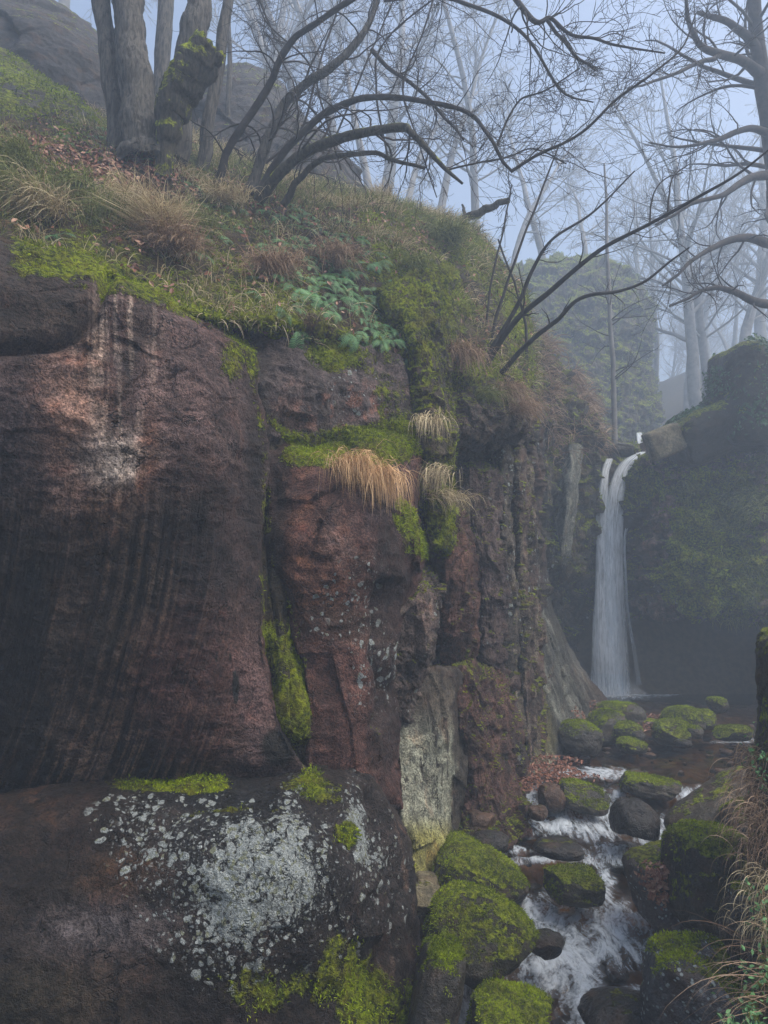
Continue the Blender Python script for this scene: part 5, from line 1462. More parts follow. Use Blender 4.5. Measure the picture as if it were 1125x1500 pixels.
# ------------------------------------------------------------------ fallen leaves
def leaves(P, Nn, size, rng, flat=0.6):
    n = len(P)
    nn = normz(Nn * flat * 2 + rng.normal(0, 0.5, (n, 3)))
    a = normz(np.cross(nn, rng.normal(size=(n, 3))))
    b = np.cross(nn, a)
    s = rng.uniform(0.6, 1.2, n)[:, None] * size
    c = P + nn * rng.uniform(0.004, 0.03, n)[:, None]
    cup = nn * s * rng.uniform(-0.3, 0.5, n)[:, None]
    V = np.stack([c - a * s, c - b * s * .5 + cup, c + a * s * 0.2 - b * s * .45 + cup, c + a * s, c + a * s * 0.2 + b * s * .45 + cup * .7, c - b * s * -.5 + cup * 0.7], 1)
    V[:, 1], V[:, 5] = c - a * s * .35 - b * s * .42 + cup, c - a * s * .35 + b * s * .42 + cup
    base = np.arange(n)[:, None] * 6
    F = np.concatenate([base + np.array([[0, 1, 2, 3]]), base + np.array([[0, 3, 4, 5]])])
    return V.reshape(-1, 3), F, np.repeat(rng.rand(n), 6)
wl = 3.5 * blob(B['U'], B['V'], 125, 245, 115, 34, 8, 0.6) + 2.2 * blob(B['U'], B['V'], 185, 310, 30, 60, -20, 0.7) + 0.8 * blob(B['U'], B['V'], 400, 300, 160, 22, 14, 0.6) + 0.18 * (B['V'] > 180) * (B['U'] > -200) + 0.8 * blob(B['U'], B['V'], 620, 345, 60, 20, 0)
P, Nn = sample('bank', wl, 7500)
V, F, r = leaves(P + Nn * RNG.uniform(0, 0.06, len(P))[:, None], Nn, 0.038, RNG)
tag(mkmesh('fallen_leaves', V, F, M_LEAF, False, {'rnd': r}), 'russet dead leaves strewn under the trunks', kind='stuff')
def leaf_heap(lst, n, label, zf=None):
    PP = []
    for (u, v, Y, ru, ry, rz, k) in lst:
        c = PT(u, v, Y)
        th = RNG.uniform(0, 2 * np.pi, k); rr = np.sqrt(RNG.rand(k))
        h = (1 - rr ** 2) * rz * RNG.rand(k)
        PP.append(np.stack([c[0] + rr * np.cos(th) * ru, c[1] + rr * np.sin(th) * ry, c[2] + h], -1))
    P = np.concatenate(PP)
    V, F, r = leaves(P, np.tile([0, -0.35, 1.0], (len(P), 1)), 0.027, RNG, 0.5)
    tag(mkmesh('fallen_leaves', V, F, M_LEAF, False, {'rnd': r * 0.8}), label, kind='stuff')
leaf_heap([(800, 1134, 9.4, 0.5, 0.4, 0.10, 700), (772, 1150, 9.0, 0.22, 0.3, 0.12, 260), (812, 1116, 9.9, 0.4, 0.3, 0.07, 200), (830, 1140, 9.5, 0.5, 0.3, 0.03, 120)], 0, 'heap of russet leaves washed up beside the cascade')
leaf_heap([(840, 1062, 11.6, 0.28, 0.5, 0.30, 350), (864, 1040, 12.6, 0.30, 0.3, 0.2, 260)], 0, 'drift of red leaves at the foot of the cone rock')
leaf_heap([(945, 1066, 11.9, 0.9, 0.35, 0.05, 420), (960, 1052, 12.4, 0.6, 0.3, 0.05, 200)], 0, 'pinkish leaves caught between the mossy stones of the pool')
# leaves stuck on the leafy rock
V0, F0, o = ROCKS['leafrock']
q = V0[F0]; fn = normz(np.cross(q[:, 2] - q[:, 0], q[:, 3] - q[:, 1])); cc = q.mean(1)
pu, pv = proj(cc)
w_ = (fn[:, 1] < 0.1) * sstep(-0.35, 0.1, fn[:, 2]) * blob(pu, pv, 972, 1296, 30, 22, 35, 0.6)
i = RNG.choice(len(w_), 420, p=w_ / w_.sum())
V, F, r = leaves(cc[i], fn[i], 0.026, RNG)
mkmesh('stuck_leaves', V - np.array(o.location), F, M_LEAF, False, {'rnd': np.clip(r * .6 + .4, 0, 1)}, o)

# ------------------------------------------------------------------ ivy on the right hand blocks
for key, ws, n, lb in [('rt2', 0, 2600, 'ivy leaves'), ('rt1', 0, 2600, 'ivy leaves')]:
    V0, F0, o = ROCKS[key]
    q = V0[F0]; fn = np.cross(q[:, 2] - q[:, 0], q[:, 3] - q[:, 1]); ar = np.linalg.norm(fn, axis=-1); fn = fn / (ar[:, None] + 1e-9); cc = q.mean(1)
    w_ = ar * (fn[:, 1] < 0.3) * sstep(-0.6, 0.0, fn[:, 2]) * sstep(-0.15, 0.3, fbm(cc, 1.3, 3, 0.5, 820))
    i = RNG.choice(len(w_), n, p=w_ / w_.sum())
    V, F, r = leaves(cc[i] + fn[i] * RNG.uniform(0, 0.12, n)[:, None], fn[i], 0.05, RNG, 0.35)
    mkmesh('ivy', V - np.array(o.location), F, M_IVY, False, {'rnd': r}, o)

# ------------------------------------------------------------------ right bank: hanging straw and small green plants
def anchored(lst, label, mat, droop, spread, wd, name='grass_tuft'):
    VV, FF, RR, off = [], [], [], 0
    for (u, v, Y, n, L, dx) in lst:
        c = PT(u, v, Y)
        P = c + RNG.normal(0, 0.07, (n, 3))
        D = np.array([dx, -0.15, 0.35]) + RNG.normal(0, spread, (n, 3))
        V, F, r = blades(P, D, L * RNG.uniform(0.4, 1.15, n), RNG.uniform(0.6, 1.3, n) * wd, droop, 8, RNG, 0.35)
        VV.append(V); FF.append(F + off); RR.append(r); off += len(V)
    c = PT(*lst[0][:3])
    o = mkmesh(name, np.concatenate(VV) - c, np.concatenate(FF), mat, True, {'rnd': np.concatenate(RR)})
    o.location = c
    tag(o, label, 'grass tuft', 'dry grass tufts on the right bank')
anchored([(1122, 1110, 5.0, 200, 0.30, -0.5), (1116, 1145, 4.9, 240, 0.32, -0.5)], 'upper brown grass mop hanging over the slanting boulder', M_RUST, 1.1, 0.35, 0.0045)
anchored([(1116, 1190, 4.7, 240, 0.32, -0.4), (1114, 1235, 4.65, 160, 0.3, -0.4)], 'tangled brown grass beside the tall mossy boulder', M_RUST, 1.1, 0.4, 0.0045)
anchored([(1122, 1300, 4.4, 120, 0.35, -0.35), (1124, 1350, 4.3, 110, 0.3, -0.35)], 'thin straw grass hanging down the middle of the right bank', M_STRAW, 1.3, 0.25, 0.004)
anchored([(1126, 1410, 4.1, 34, 0.55, -0.9), (1120, 1465, 3.9, 26, 0.6, -1.0)], 'long loose stalks reaching left over the grey boulder', M_RUST, 0.45, 0.3, 0.004)
P = np.concatenate([PT(1118, 1440, 3.95) + RNG.normal(0, 1, (60, 3)) * [0.04, 0.1, 0.06], PT(1100, 1505, 3.8) + RNG.normal(0, 1, (120, 3)) * [0.07, 0.1, 0.04], PT(1122, 1140, 4.8) + RNG.normal(0, 1, (120, 3)) * [0.05, 0.1, 0.12], PT(1123, 1350, 4.2) + RNG.normal(0, 1, (80, 3)) * [0.04, 0.1, 0.10]])
V, F, r = leaves(P, np.tile([-0.4, -0.6, 0.8], (len(P), 1)), 0.018, RNG, 0.4)
tag(mkmesh('ground_cover', V, F, M_FERN, False, {'rnd': r}), 'small fresh green leaves low on the right bank', kind='stuff')
# ================================================================== TREES
def tubes(paths, radii, sides=4, noise=0.0, seed=0):
    """paths (n,k,3), radii (n,k) -> one mesh of round tapering tubes"""
    n, k, _ = paths.shape
    T = normz(np.gradient(paths, axis=1))
    ref = np.array([0.31, 0.87, 0.38])
    A = normz(np.cross(T, ref))
    Bv = np.cross(T, A)
    th = np.arange(sides) * 2 * np.pi / sides
    R = radii[:, :, None]
    V = paths[:, :, None, :] + A[:, :, None, :] * (np.cos(th) * R)[..., None] + Bv[:, :, None, :] * (np.sin(th) * R)[..., None]
    if noise:
        o = normz(V - paths[:, :, None, :])
        V = V + o * (R * noise)[..., None] * (fbm(V, (9, 9, 3), 4, 0.6, seed) + 0.6 * fbm(V, (28, 28, 5), 2, 0.5, seed + 1, True))[..., None]
    idx = np.arange(n * k * sides).reshape(n, k, sides)
    a = idx[:, :-1, :]; b = idx[:, 1:, :]
    F = np.stack([a, np.roll(a, -1, 2), np.roll(b, -1, 2), b], -1).reshape(-1, 4)
    return V.reshape(-1, 3), F

def resample(pts, k):
    A = np.array(pts, float)
    return catmull(A[:, None, :].repeat(2, 1), k, 2)[:, 0]

def grow(P, D, L, R, k, wander, up, rng, tip=0.12, minr=0.0):
    n = len(P)
    pts = np.zeros((n, k, 3)); pts[:, 0] = P
    d = normz(D)
    bend = rng.normal(0, wander * 0.5, (n, 3))
    for i in range(1, k):
        d = normz(d + bend + rng.normal(0, wander, (n, 3)) + np.array([0, 0, up]))
        pts[:, i] = pts[:, i - 1] + d * (L / (k - 1))[:, None]
    t = np.linspace(0, 1, k)[None, :]
    return pts, np.maximum(R[:, None] * (1 - (1 - tip) * t), minr)

def offshoots(paths, radii, per, ratio, ang, k, wander, up, rng, t0=0.2, rr=0.6, minr=0.002, planar=0.0, Lmin=0.1):
    n, kk, _ = paths.shape
    m = n * per
    i = np.repeat(np.arange(n), per)
    t = rng.uniform(t0, 0.98, m) * (kk - 1)
    j = np.minimum(t.astype(int), kk - 2); f = (t - j)[:, None]
    P = paths[i, j] * (1 - f) + paths[i, j + 1] * f
    d = normz(paths[i, j + 1] - paths[i, j])
    q = rng.normal(size=(m, 3)); q[:, 1] *= 1 - planar
    q = normz(q - (q * d).sum(-1, keepdims=True) * d)
    a = rng.normal(ang, 0.2, m)[:, None]
    D = d * np.cos(a) + q * np.sin(a)
    L = np.linalg.norm(np.diff(paths, axis=1), axis=-1).sum(1)[i] * ratio * rng.uniform(0.5, 1.2, m) * (1.15 - 0.6 * t / (kk - 1))
    R = (radii[i, j] * (1 - f[:, 0]) + radii[i, j + 1] * f[:, 0]) * rr * rng.uniform(0.6, 1, m)
    return grow(P, D, np.maximum(L, Lmin), np.maximum(R, minr), k, wander, up, rng, 0.25, minr * 0.7)

M_BARK = bark_material('grey fissured bark', (0.018, 0.016, 0.014), (0.10, 0.092, 0.08), 0.14)
M_BARKM = bark_material('mossy dark bark', (0.022, 0.02, 0.015), (0.07, 0.06, 0.045), 0.42)
M_TWIG = simple_material('dark twig bark', (0.022, 0.018, 0.016), (0.06, 0.05, 0.045), 6)
M_MISTBARK = simple_material('mist lightened trunk bark', (0.13, 0.125, 0.12), (0.24, 0.23, 0.22), 2)  # bark colour lightened: the fading of distant trunks in mist is painted in
M_MISTTWIG = simple_material('mist lightened twig bark', (0.15, 0.145, 0.14), (0.26, 0.25, 0.24), 2)  # crowns too carry painted mist, a paler colour that lowers their contrast

def stem(pts, k=60, sides=20, mat=None, name='trunk', parent=None, noise=0.14, seed=0, mossy=0.0, cap=False):
    """pts: (u, v, Y, radius px)"""
    A = resample(pts, k)
    kn = max(4, k // 5)
    jr = np.random.RandomState(seed + 500)
    for c in (0, 1):
        A[:, c] += np.interp(np.linspace(0, kn, k), np.arange(kn + 1), jr.normal(0, 0.32, kn + 1)) * np.minimum(A[:, 3] + 0.8, 4.5)
    A[:, 3] *= 1 + 0.07 * np.interp(np.linspace(0, kn, k), np.arange(kn + 1), jr.uniform(-1, 1, kn + 1))
    C = unproj(A[:, 0], A[:, 1], A[:, 2])
    R = np.maximum(A[:, 3], 0.4) / 1000.0 * A[:, 2] * (0.66 if name == 'stem' else 1.0)
    V, F = tubes(C[None], R[None], sides, noise, seed)
    if cap:   # ragged broken end
        top = V[-sides:]
        c = top.mean(0)
        d = normz(C[-1] - C[-3])
        rim = top + d * (0.10 * RNG.rand(sides)[:, None])
        inn = c + (top - c) * 0.55 - d * 0.04
        V = np.concatenate([V[:-sides], rim, inn, (c - d * 0.06)[None].repeat(sides, 0)])
        n0 = len(V) - 3 * sides
        for r0 in (n0, n0 + sides):
            a = np.arange(sides) + r0; b = a + sides
            an = np.roll(a, -1); bn = np.roll(b, -1)
            F = np.concatenate([F, np.stack([a, an, bn, b], -1)])
    base = np.array(parent.location) if parent else 0
    o = mkmesh(name, V - base, F, mat or M_BARK, True, {'mossy': np.full(len(V), mossy)}, parent)
    return C, R, o

def twigs(parent, C, R, spec, rng, mat=M_TWIG, name='crown'):
    """successive generations of side shoots; C,R list of single paths"""
    k = 14
    paths = np.stack([resample(c, k) for c in C]); rad = np.stack([np.interp(np.linspace(0, 1, k), np.linspace(0, 1, len(r)), r) for r in R])
    VV, FF, off = [], [], 0
    for g, s in enumerate(spec):
        paths, rad = offshoots(paths, rad, s['per'], s['ratio'], s.get('ang', 0.8), s.get('k', 9), s.get('w', 0.16), s.get('up', 0.02), rng, s.get('t0', 0.2), s.get('rr', 0.5), s.get('minr', 0.002), s.get('planar', 0.3), s.get('Lmin', 0.1))
        V, F = tubes(paths, rad, s.get('sides', 4))
        VV.append(V); FF.append(F + off); off += len(V)
    base = np.array(parent.location)
    return mkmesh(name, np.concatenate(VV) - base, np.concatenate(FF), mat, True, None, parent)

tr = np.random.RandomState(11)
# --- the old trunks on the left
def tree_root(u, v, Y, name, label, cat='tree', group=None):
    e = empty(name, PT(u, v, Y))
    return tag(e, label, cat, group)
t = tree_root(180, 225, 8.3, 'broadleaf_tree', 'thin grey double trunk at the left, leaning on the thick fissured trunk')
stem([(172, 240, 8.3, 13), (168, 170, 8.35, 12.5), (160, 90, 8.4, 13), (148, 0, 8.5, 13), (138, -120, 8.7, 12), (130, -300, 9.0, 8)], parent=t, seed=1, sides=24, mossy=0.05)
t = tree_root(205, 230, 8.2, 'broadleaf_tree', 'thick grey fissured trunk rising straight out of the mossy base')
c1 = stem([(214, 245, 8.1, 42), (208, 215, 8.1, 32), (203, 170, 8.15, 26), (196, 100, 8.2, 23), (190, 30, 8.3, 23), (184, -60, 8.4, 22), (180, -300, 8.8, 14)], parent=t, seed=2, sides=40, k=110, mossy=0.0, noise=0.16)
t = tree_root(245, 230, 8.0, 'tree_stump', 'broken mossy limb ending in a hollow torn stub, beside the thick trunk')
stem([(238, 262, 8.0, 13), (241, 225, 7.97, 13), (245, 190, 7.93, 18), (252, 160, 7.9, 25), (266, 130, 7.87, 29), (284, 100, 7.82, 30), (302, 72, 7.77, 27)], parent=t, seed=3, sides=40, k=90, mat=M_BARKM, mossy=0.50, noise=0.18, cap=True)
t = tree_root(270, 130, 8.6, 'broadleaf_tree', 'grey trunk rising behind the broken mossy limb')
c4 = stem([(256, 235, 8.8, 20), (262, 150, 8.7, 20), (272, 90, 8.6, 20), (284, 40, 8.6, 19), (292, 0, 8.7, 18), (300, -120, 8.9, 16), (310, -300, 9.2, 10)], parent=t, seed=4, sides=30, k=80, mossy=-0.05)
GB = 'slender trunks standing behind the old ones'
for (pts, lb, sd) in [
    ([(232, 190, 11.5, 12), (238, 100, 11.5, 12), (242, 0, 11.6, 12), (246, -250, 12, 9)], 'slender misty trunk between the two thick grey ones', 5),
    ([(296, 250, 9.3, 10), (304, 190, 9.3, 9.5), (314, 120, 9.35, 9), (326, 50, 9.4, 8.5), (336, -20, 9.5, 8), (350, -260, 10, 5)], 'pale slender trunk just right of the broken limb', 6),
    ([(255, 250, 9.0, 9), (258, 200, 9.0, 8.5), (262, 150, 9.0, 8), (268, 60, 9.1, 7)], 'grey trunk foot hidden behind the broken limb', 7),
    ([(334, 195, 12.5, 4), (336, 120, 12.5, 4), (338, 0, 12.6, 3.5), (342, -200, 13, 3)], 'very thin straight pole trunk right of the pale one', 8)]:
    t = tree_root(pts[0][0], pts[0][1], pts[0][2], 'broadleaf_tree', lb, group=GB)
    stem(pts, parent=t, seed=sd, sides=14, k=50, noise=0.10)

# --- the many stemmed shrubby tree leaning out over the gorge
ms = tree_root(375, 280, 8.8, 'leaning_tree', 'many stemmed bare tree arching out over the gorge from the slope crest')
S = []
S.append(stem([(314, 278, 8.7, 12), (330, 235, 8.6, 9), (350, 195, 8.5, 8.5), (385, 140, 8.4, 8), (412, 85, 8.2, 7.5), (450, 45, 8.0, 7), (515, 0, 7.8, 6.5), (600, -60, 7.6, 5)], parent=ms, name='stem', seed=21, mat=M_TWIG, sides=12, noise=0.2))
S.append(stem([(366, 285, 8.9, 15), (380, 240, 8.9, 12), (396, 200, 8.9, 12), (414, 160, 8.9, 11), (445, 125, 8.8, 10), (485, 98, 8.7, 9.5), (520, 65, 8.7, 8.5), (545, 25, 8.7, 7), (562, -30, 8.7, 6)], parent=ms, name='stem', seed=22, mat=M_BARK, sides=16, noise=0.14, mossy=0.08))
S.append(stem([(378, 286, 8.7, 10), (400, 245, 8.6, 8.5), (430, 205, 8.5, 8), (470, 168, 8.4, 7.5), (520, 149, 8.2, 7), (575, 143, 8.0, 6.5), (640, 150, 7.8, 5.5), (690, 168, 7.7, 5), (712, 195, 7.6, 4.2), (735, 230, 7.6, 3.6), (752, 252, 7.6, 3)], parent=ms, name='stem', seed=23, mat=M_TWIG, sides=12, noise=0.2))
S.append(stem([(380, 292, 8.5, 13), (402, 260, 8.35, 12), (440, 228, 8.2, 11.5), (490, 206, 8.0, 11), (545, 192, 7.8, 10), (590, 187, 7.7, 9.5), (603, 193, 7.6, 8), (622, 215, 7.6, 6), (648, 243, 7.5, 4.8), (678, 270, 7.5, 3)], parent=ms, name='stem', seed=24, mat=M_BARKM, sides=16, noise=0.18, mossy=0.12))
S.append(stem([(415, 300, 8.4, 9), (432, 270, 8.3, 7), (455, 243, 8.2, 6.5), (495, 228, 8.0, 6), (550, 226, 7.9, 5), (590, 236, 7.8, 4.4), (624, 246, 7.8, 3.4)], parent=ms, name='stem', seed=25, mat=M_BARKM, sides=12, noise=0.14, mossy=0.05))
# long traced side shoots
side = [
    [(750, 252, 7.6, 2.6), (790, 225, 7.5, 2.4), (850, 195, 7.4, 2.2), (905, 145, 7.3, 2.0), (960, 105, 7.2, 1.8), (1000, 70, 7.2, 1.3), (1020, 20, 7.2, 1)],
    [(563, 2, 8.2, 3), (640, -6, 8.0, 3), (690, 8, 7.9, 3), (745, 35, 7.8, 2.6), (780, 65, 7.8, 2.4), (808, 110, 7.8, 2.0), (830, 140, 7.8, 1.6), (870, 150, 7.8, 1)],
    [(735, -30, 7.6, 5), (760, 5, 7.6, 4.5), (785, 32, 7.5, 4), (805, 28, 7.5, 3), (835, 50, 7.5, 2.6), (872, 56, 7.4, 2.2), (905, 68, 7.4, 1.8), (975, 78, 7.4, 1.2)],
    [(800, 28, 7.5, 3), (820, 55, 7.5, 2.6), (845, 82, 7.5, 2.2), (873, 104, 7.5, 1.5)],
    [(545, 75, 8.6, 3.5), (570, 100, 8.5, 3), (625, 143, 8.4, 2.6), (655, 175, 8.3, 2.2), (680, 205, 8.2, 1.6)],
    [(640, 290, 8.0, 0.8), (615, 215, 8.0, 1.2), (590, 130, 8.1, 1.5), (620, 50, 8.2, 1.4), (640, -20, 8.2, 1.2)],
    [(480, 230, 9.3, 1.8), (520, 130, 9.3, 1.6), (560, 40, 9.3, 1.3), (590, -30, 9.3, 1.1)],
    [(500, 250, 9.5, 1.8), (470, 150, 9.4, 1.6), (450, 90, 9.4, 1.4), (390, 30, 9.4, 1.2), (370, -30, 9.4, 1)],
    [(390, 240, 9.0, 2.2), (440, 190, 9.0, 2), (470, 90, 9.0, 1.8), (500, 0, 9.0, 1.4)],
    [(570, 240, 8.4, 1.5), (550, 130, 8.4, 1.7), (565, 60, 8.4, 1.5), (660, -20, 8.4, 1.2)],
    [(728, 215, 7.7, 1.8), (745, 170, 7.7, 1.6), (765, 145, 7.7, 1.4), (805, 130, 7.6, 1.2), (850, 100, 7.6, 0.9)],
    [(655, 250, 7.6, 1.5), (690, 240, 7.7, 1.4), (740, 232, 7.8, 1.3), (780, 218, 7.9, 1.2), (830, 240, 8, 1)],
    [(380, 0, 9.4, 1.6), (400, 50, 9.4, 1.4), (410, 62, 9.4, 1.2)],
]
for q in side:
    S.append(stem(q, parent=ms, name='shoot', k=40, sides=6, mat=M_TWIG, noise=0.0))
twigs(ms, [s[0] for s in S], [s[1] for s in S],
      [dict(per=13, ratio=0.42, ang=0.8, w=0.17, up=0.01, rr=0.4, minr=0.005, t0=0.15, k=16, planar=0.4, sides=3),
       dict(per=5, ratio=0.55, ang=0.7, w=0.14, up=0.0, rr=0.6, minr=0.0035, k=9, planar=0.3, sides=3),
       dict(per=2, ratio=0.5, ang=0.7, w=0.16, up=0.0, rr=0.7, minr=0.0026, k=6, planar=0.2, sides=3)], tr)

twigs(ms, [s[0] for s in S[5:]], [s[1] for s in S[5:]],
      [dict(per=12, ratio=0.55, ang=0.7, w=0.13, up=0.0, rr=0.5, minr=0.004, t0=0.1, k=18, planar=0.4, sides=3),
       dict(per=5, ratio=0.4, ang=0.8, w=0.17, up=0.0, rr=0.6, minr=0.003, k=8, planar=0.3, sides=3)], tr, name='fine_twigs')
# --- the shoots springing from the prow
sh = tree_root(712, 532, 9.3, 'sapling', 'spray of long bare shoots springing from the grassy prow across the gorge')
Q = []
for q in [
    [(708, 540, 9.4, 5), (742, 488, 9.1, 4.5), (775, 450, 8.8, 4), (830, 405, 8.4, 3.6), (885, 365, 8.0, 3.2), (950, 330, 7.6, 2.8), (1020, 290, 7.2, 2.4), (1080, 255, 6.9, 2), (1135, 212, 6.7, 1.6)],
    [(735, 545, 9.5, 4), (770, 508, 9.2, 3.6), (812, 470, 8.9, 3.2), (850, 438, 8.7, 2.8), (905, 428, 8.5, 2.4), (945, 412, 8.3, 2), (985, 380, 8.2, 1.6), (1010, 362, 8.1, 1.2)],
    [(705, 535, 9.4, 4), (745, 470, 9.2, 3.4), (778, 400, 9.0, 2.8), (812, 350, 8.8, 2.2), (870, 310, 8.6, 1.6), (930, 250, 8.4, 1.1)],
    [(715, 530, 9.5, 2.5), (730, 450, 9.5, 2.2), (760, 370, 9.4, 1.9), (790, 290, 9.4, 1.6), (820, 210, 9.4, 1.2)],
    [(710, 525, 9.7, 2), (715, 440, 9.7, 1.7), (735, 350, 9.7, 1.4), (750, 270, 9.7, 1.0)],
    [(772, 530, 10.6, 2.2), (768, 470, 10.5, 2), (756, 420, 10.5, 1.7), (730, 350, 10.4, 1.4)],
    [(978, 316, 7.5, 1.5), (980, 280, 7.5, 1.3), (990, 255, 7.5, 1.1), (1010, 240, 7.5, 0.8)],
    [(952, 328, 7.6, 1.4), (955, 290, 7.6, 1.2), (975, 262, 7.6, 1.0), (1000, 252, 7.6, 0.8)]]:
    Q.append(stem(q, parent=sh, name='shoot', k=50, sides=8, mat=M_TWIG, noise=0.0))
twigs(sh, [s[0] for s in Q], [s[1] for s in Q],
      [dict(per=8, ratio=0.16, ang=0.9, w=0.16, up=0.03, rr=0.4, minr=0.003, t0=0.2, k=10, planar=0.4),
       dict(per=3, ratio=0.5, ang=0.7, w=0.16, rr=0.6, minr=0.002, k=7, sides=3)], tr)
# broken bough lying over the crest
t = tree_root(684, 320, 12.0, 'fallen_bough', 'broken dead bough sticking out over the grassy crest', 'branch')
cc_ = stem([(660, 335, 12.2, 5), (684, 320, 12.0, 6), (705, 308, 11.9, 5.5), (725, 300, 11.8, 5), (746, 293, 11.7, 4)], parent=t, name='limb', seed=31, mat=M_BARKM, sides=12, noise=0.25)
stem([(684, 318, 12.0, 3), (680, 308, 12.0, 2.4), (678, 300, 12.0, 1.5)], parent=t, name='limb', seed=32, mat=M_BARKM, sides=8, noise=0.1, k=12)

# --- overhanging boughs from the top and right
ov = tree_root(1180, 330, 12.5, 'broadleaf_tree', 'big bare tree at the right edge spreading a dense net of boughs')
O = []
for q in [
    [(1150, 520, 14, 16), (1140, 300, 13.6, 15), (1128, 180, 13.2, 13), (1115, 110, 13, 12), (1105, 20, 12.8, 10), (1090, -80, 12.6, 8)],
    [(1118, 112, 13, 9), (1090, 92, 12.7, 7), (1055, 80, 12.3, 6), (1020, 60, 12, 4.5), (1005, 10, 11.8, 3), (1000, -40, 11.8, 2)],
    [(1055, 80, 12.3, 4), (1020, 95, 12, 3.2), (970, 115, 11.6, 2.4), (920, 130, 11.3, 1.5)],
    [(1118, 112, 13, 8), (1100, 60, 12.8, 7), (1060, 30, 12.6, 5), (1020, 20, 12.5, 3)],
    [(1140, 250, 13.5, 8), (1100, 262, 13, 6), (1060, 285, 12.6, 4), (1010, 300, 12.2, 3), (960, 330, 12, 1.8)],
    [(1140, 360, 13.5, 8), (1095, 350, 13, 6), (1050, 360, 12.6, 4.5), (1010, 385, 12.2, 3), (970, 420, 12, 1.8)],
    [(1150, 440, 13.6, 8), (1110, 445, 13, 6), (1070, 425, 12.6, 4.5), (1030, 425, 12.4, 3), (980, 450, 12.2, 1.8)],
    [(1140, 200, 13.4, 7), (1100, 190, 13, 5), (1050, 205, 12.6, 3.6), (1000, 215, 12.2, 2), (950, 210, 12, 1.3)]]:
    O.append(stem(q, parent=ov, name='limb', k=40, sides=10, mat=M_TWIG, noise=0.08, seed=40))
twigs(ov, [s[0] for s in O], [s[1] for s in O],
      [dict(per=12, ratio=0.42, ang=0.8, w=0.12, up=0.0, rr=0.4, minr=0.006, t0=0.15, k=10, planar=0.4),
       dict(per=6, ratio=0.5, ang=0.8, w=0.15, up=0.0, rr=0.55, minr=0.0045, k=8, sides=3),
       dict(per=3, ratio=0.5, ang=0.7, w=0.16, up=0.0, rr=0.6, minr=0.0035, k=5, sides=3)], tr)

# --- slender trees on the ledges by the waterfall
t = tree_root(898, 655, 17.8, 'broadleaf_tree', 'single slender bare trunk standing left of the waterfall lip')
z1 = stem([(901, 662, 17.8, 4.2), (899, 600, 17.8, 3.8), (895, 520, 17.8, 3.4), (893, 430, 17.8, 3.0), (890, 330, 17.9, 2.2), (886, 240, 18, 1.4)], parent=t, k=40, sides=8, mat=M_MISTBARK, noise=0.05)
twigs(t, [z1[0]], [z1[1]], [dict(per=26, ratio=0.16, ang=1.0, w=0.1, up=0.02, rr=0.35, minr=0.008, t0=0.25, k=8), dict(per=5, ratio=0.5, w=0.14, rr=0.6, minr=0.006, k=5, sides=3)], tr)

# --- bare trees of the misty wood: five individuals, then copies
def bare_tree(seed, H, r0, lean, nl, name='broadleaf_tree'):
    rng = np.random.RandomState(seed)
    root = empty(name, (0, 0, 0))
    k = 14
    tr_p, tr_r = grow(np.zeros((1, 3)), np.array([[lean, 0, 1.0]]), np.array([H]), np.array([r0]), k, 0.05, 0.03, rng, 0.12)
    VV, FF = tubes(tr_p, tr_r, 10, 0.08, seed)
    limbs, lr = offshoots(tr_p, tr_r, nl, 0.34, 0.85, 10, 0.10, 0.05, rng, 0.25, 0.5, 0.02, 0.0)
    V2, F2 = tubes(limbs, lr, 6)
    mkmesh('trunk', np.concatenate([VV, V2]), np.concatenate([FF, F2 + len(VV)]), M_MISTBARK, True, None, root)
    a, ar = offshoots(limbs, lr, 9, 0.45, 0.75, 8, 0.13, 0.03, rng, 0.15, 0.5, 0.010)
    b, br = offshoots(a, ar, 6, 0.5, 0.7, 6, 0.15, 0.02, rng, 0.15, 0.6, 0.008)
    V3, F3 = tubes(a, ar, 4); V4, F4 = tubes(b, br, 3)
    mkmesh('crown', np.concatenate([V3, V4]), np.concatenate([F3, F4 + len(V3)]), M_MISTTWIG, True, None, root)
    return root
protos = [bare_tree(50, 13, 0.22, 0.08, 18), bare_tree(51, 15, 0.26, -0.06, 20), bare_tree(52, 11, 0.16, 0.12, 16), bare_tree(53, 14, 0.20, 0.0, 18), bare_tree(54, 9, 0.11, -0.1, 14)]
def ground_z(x, y):
    i = np.searchsorted(gy, y) - 1; j = np.searchsorted(gx, x) - 1
    i = min(max(i, 0), ny - 2); j = min(max(j, 0), nx - 2)
    return float(ground[i, j])
ny, nx = ground.shape
spots = []
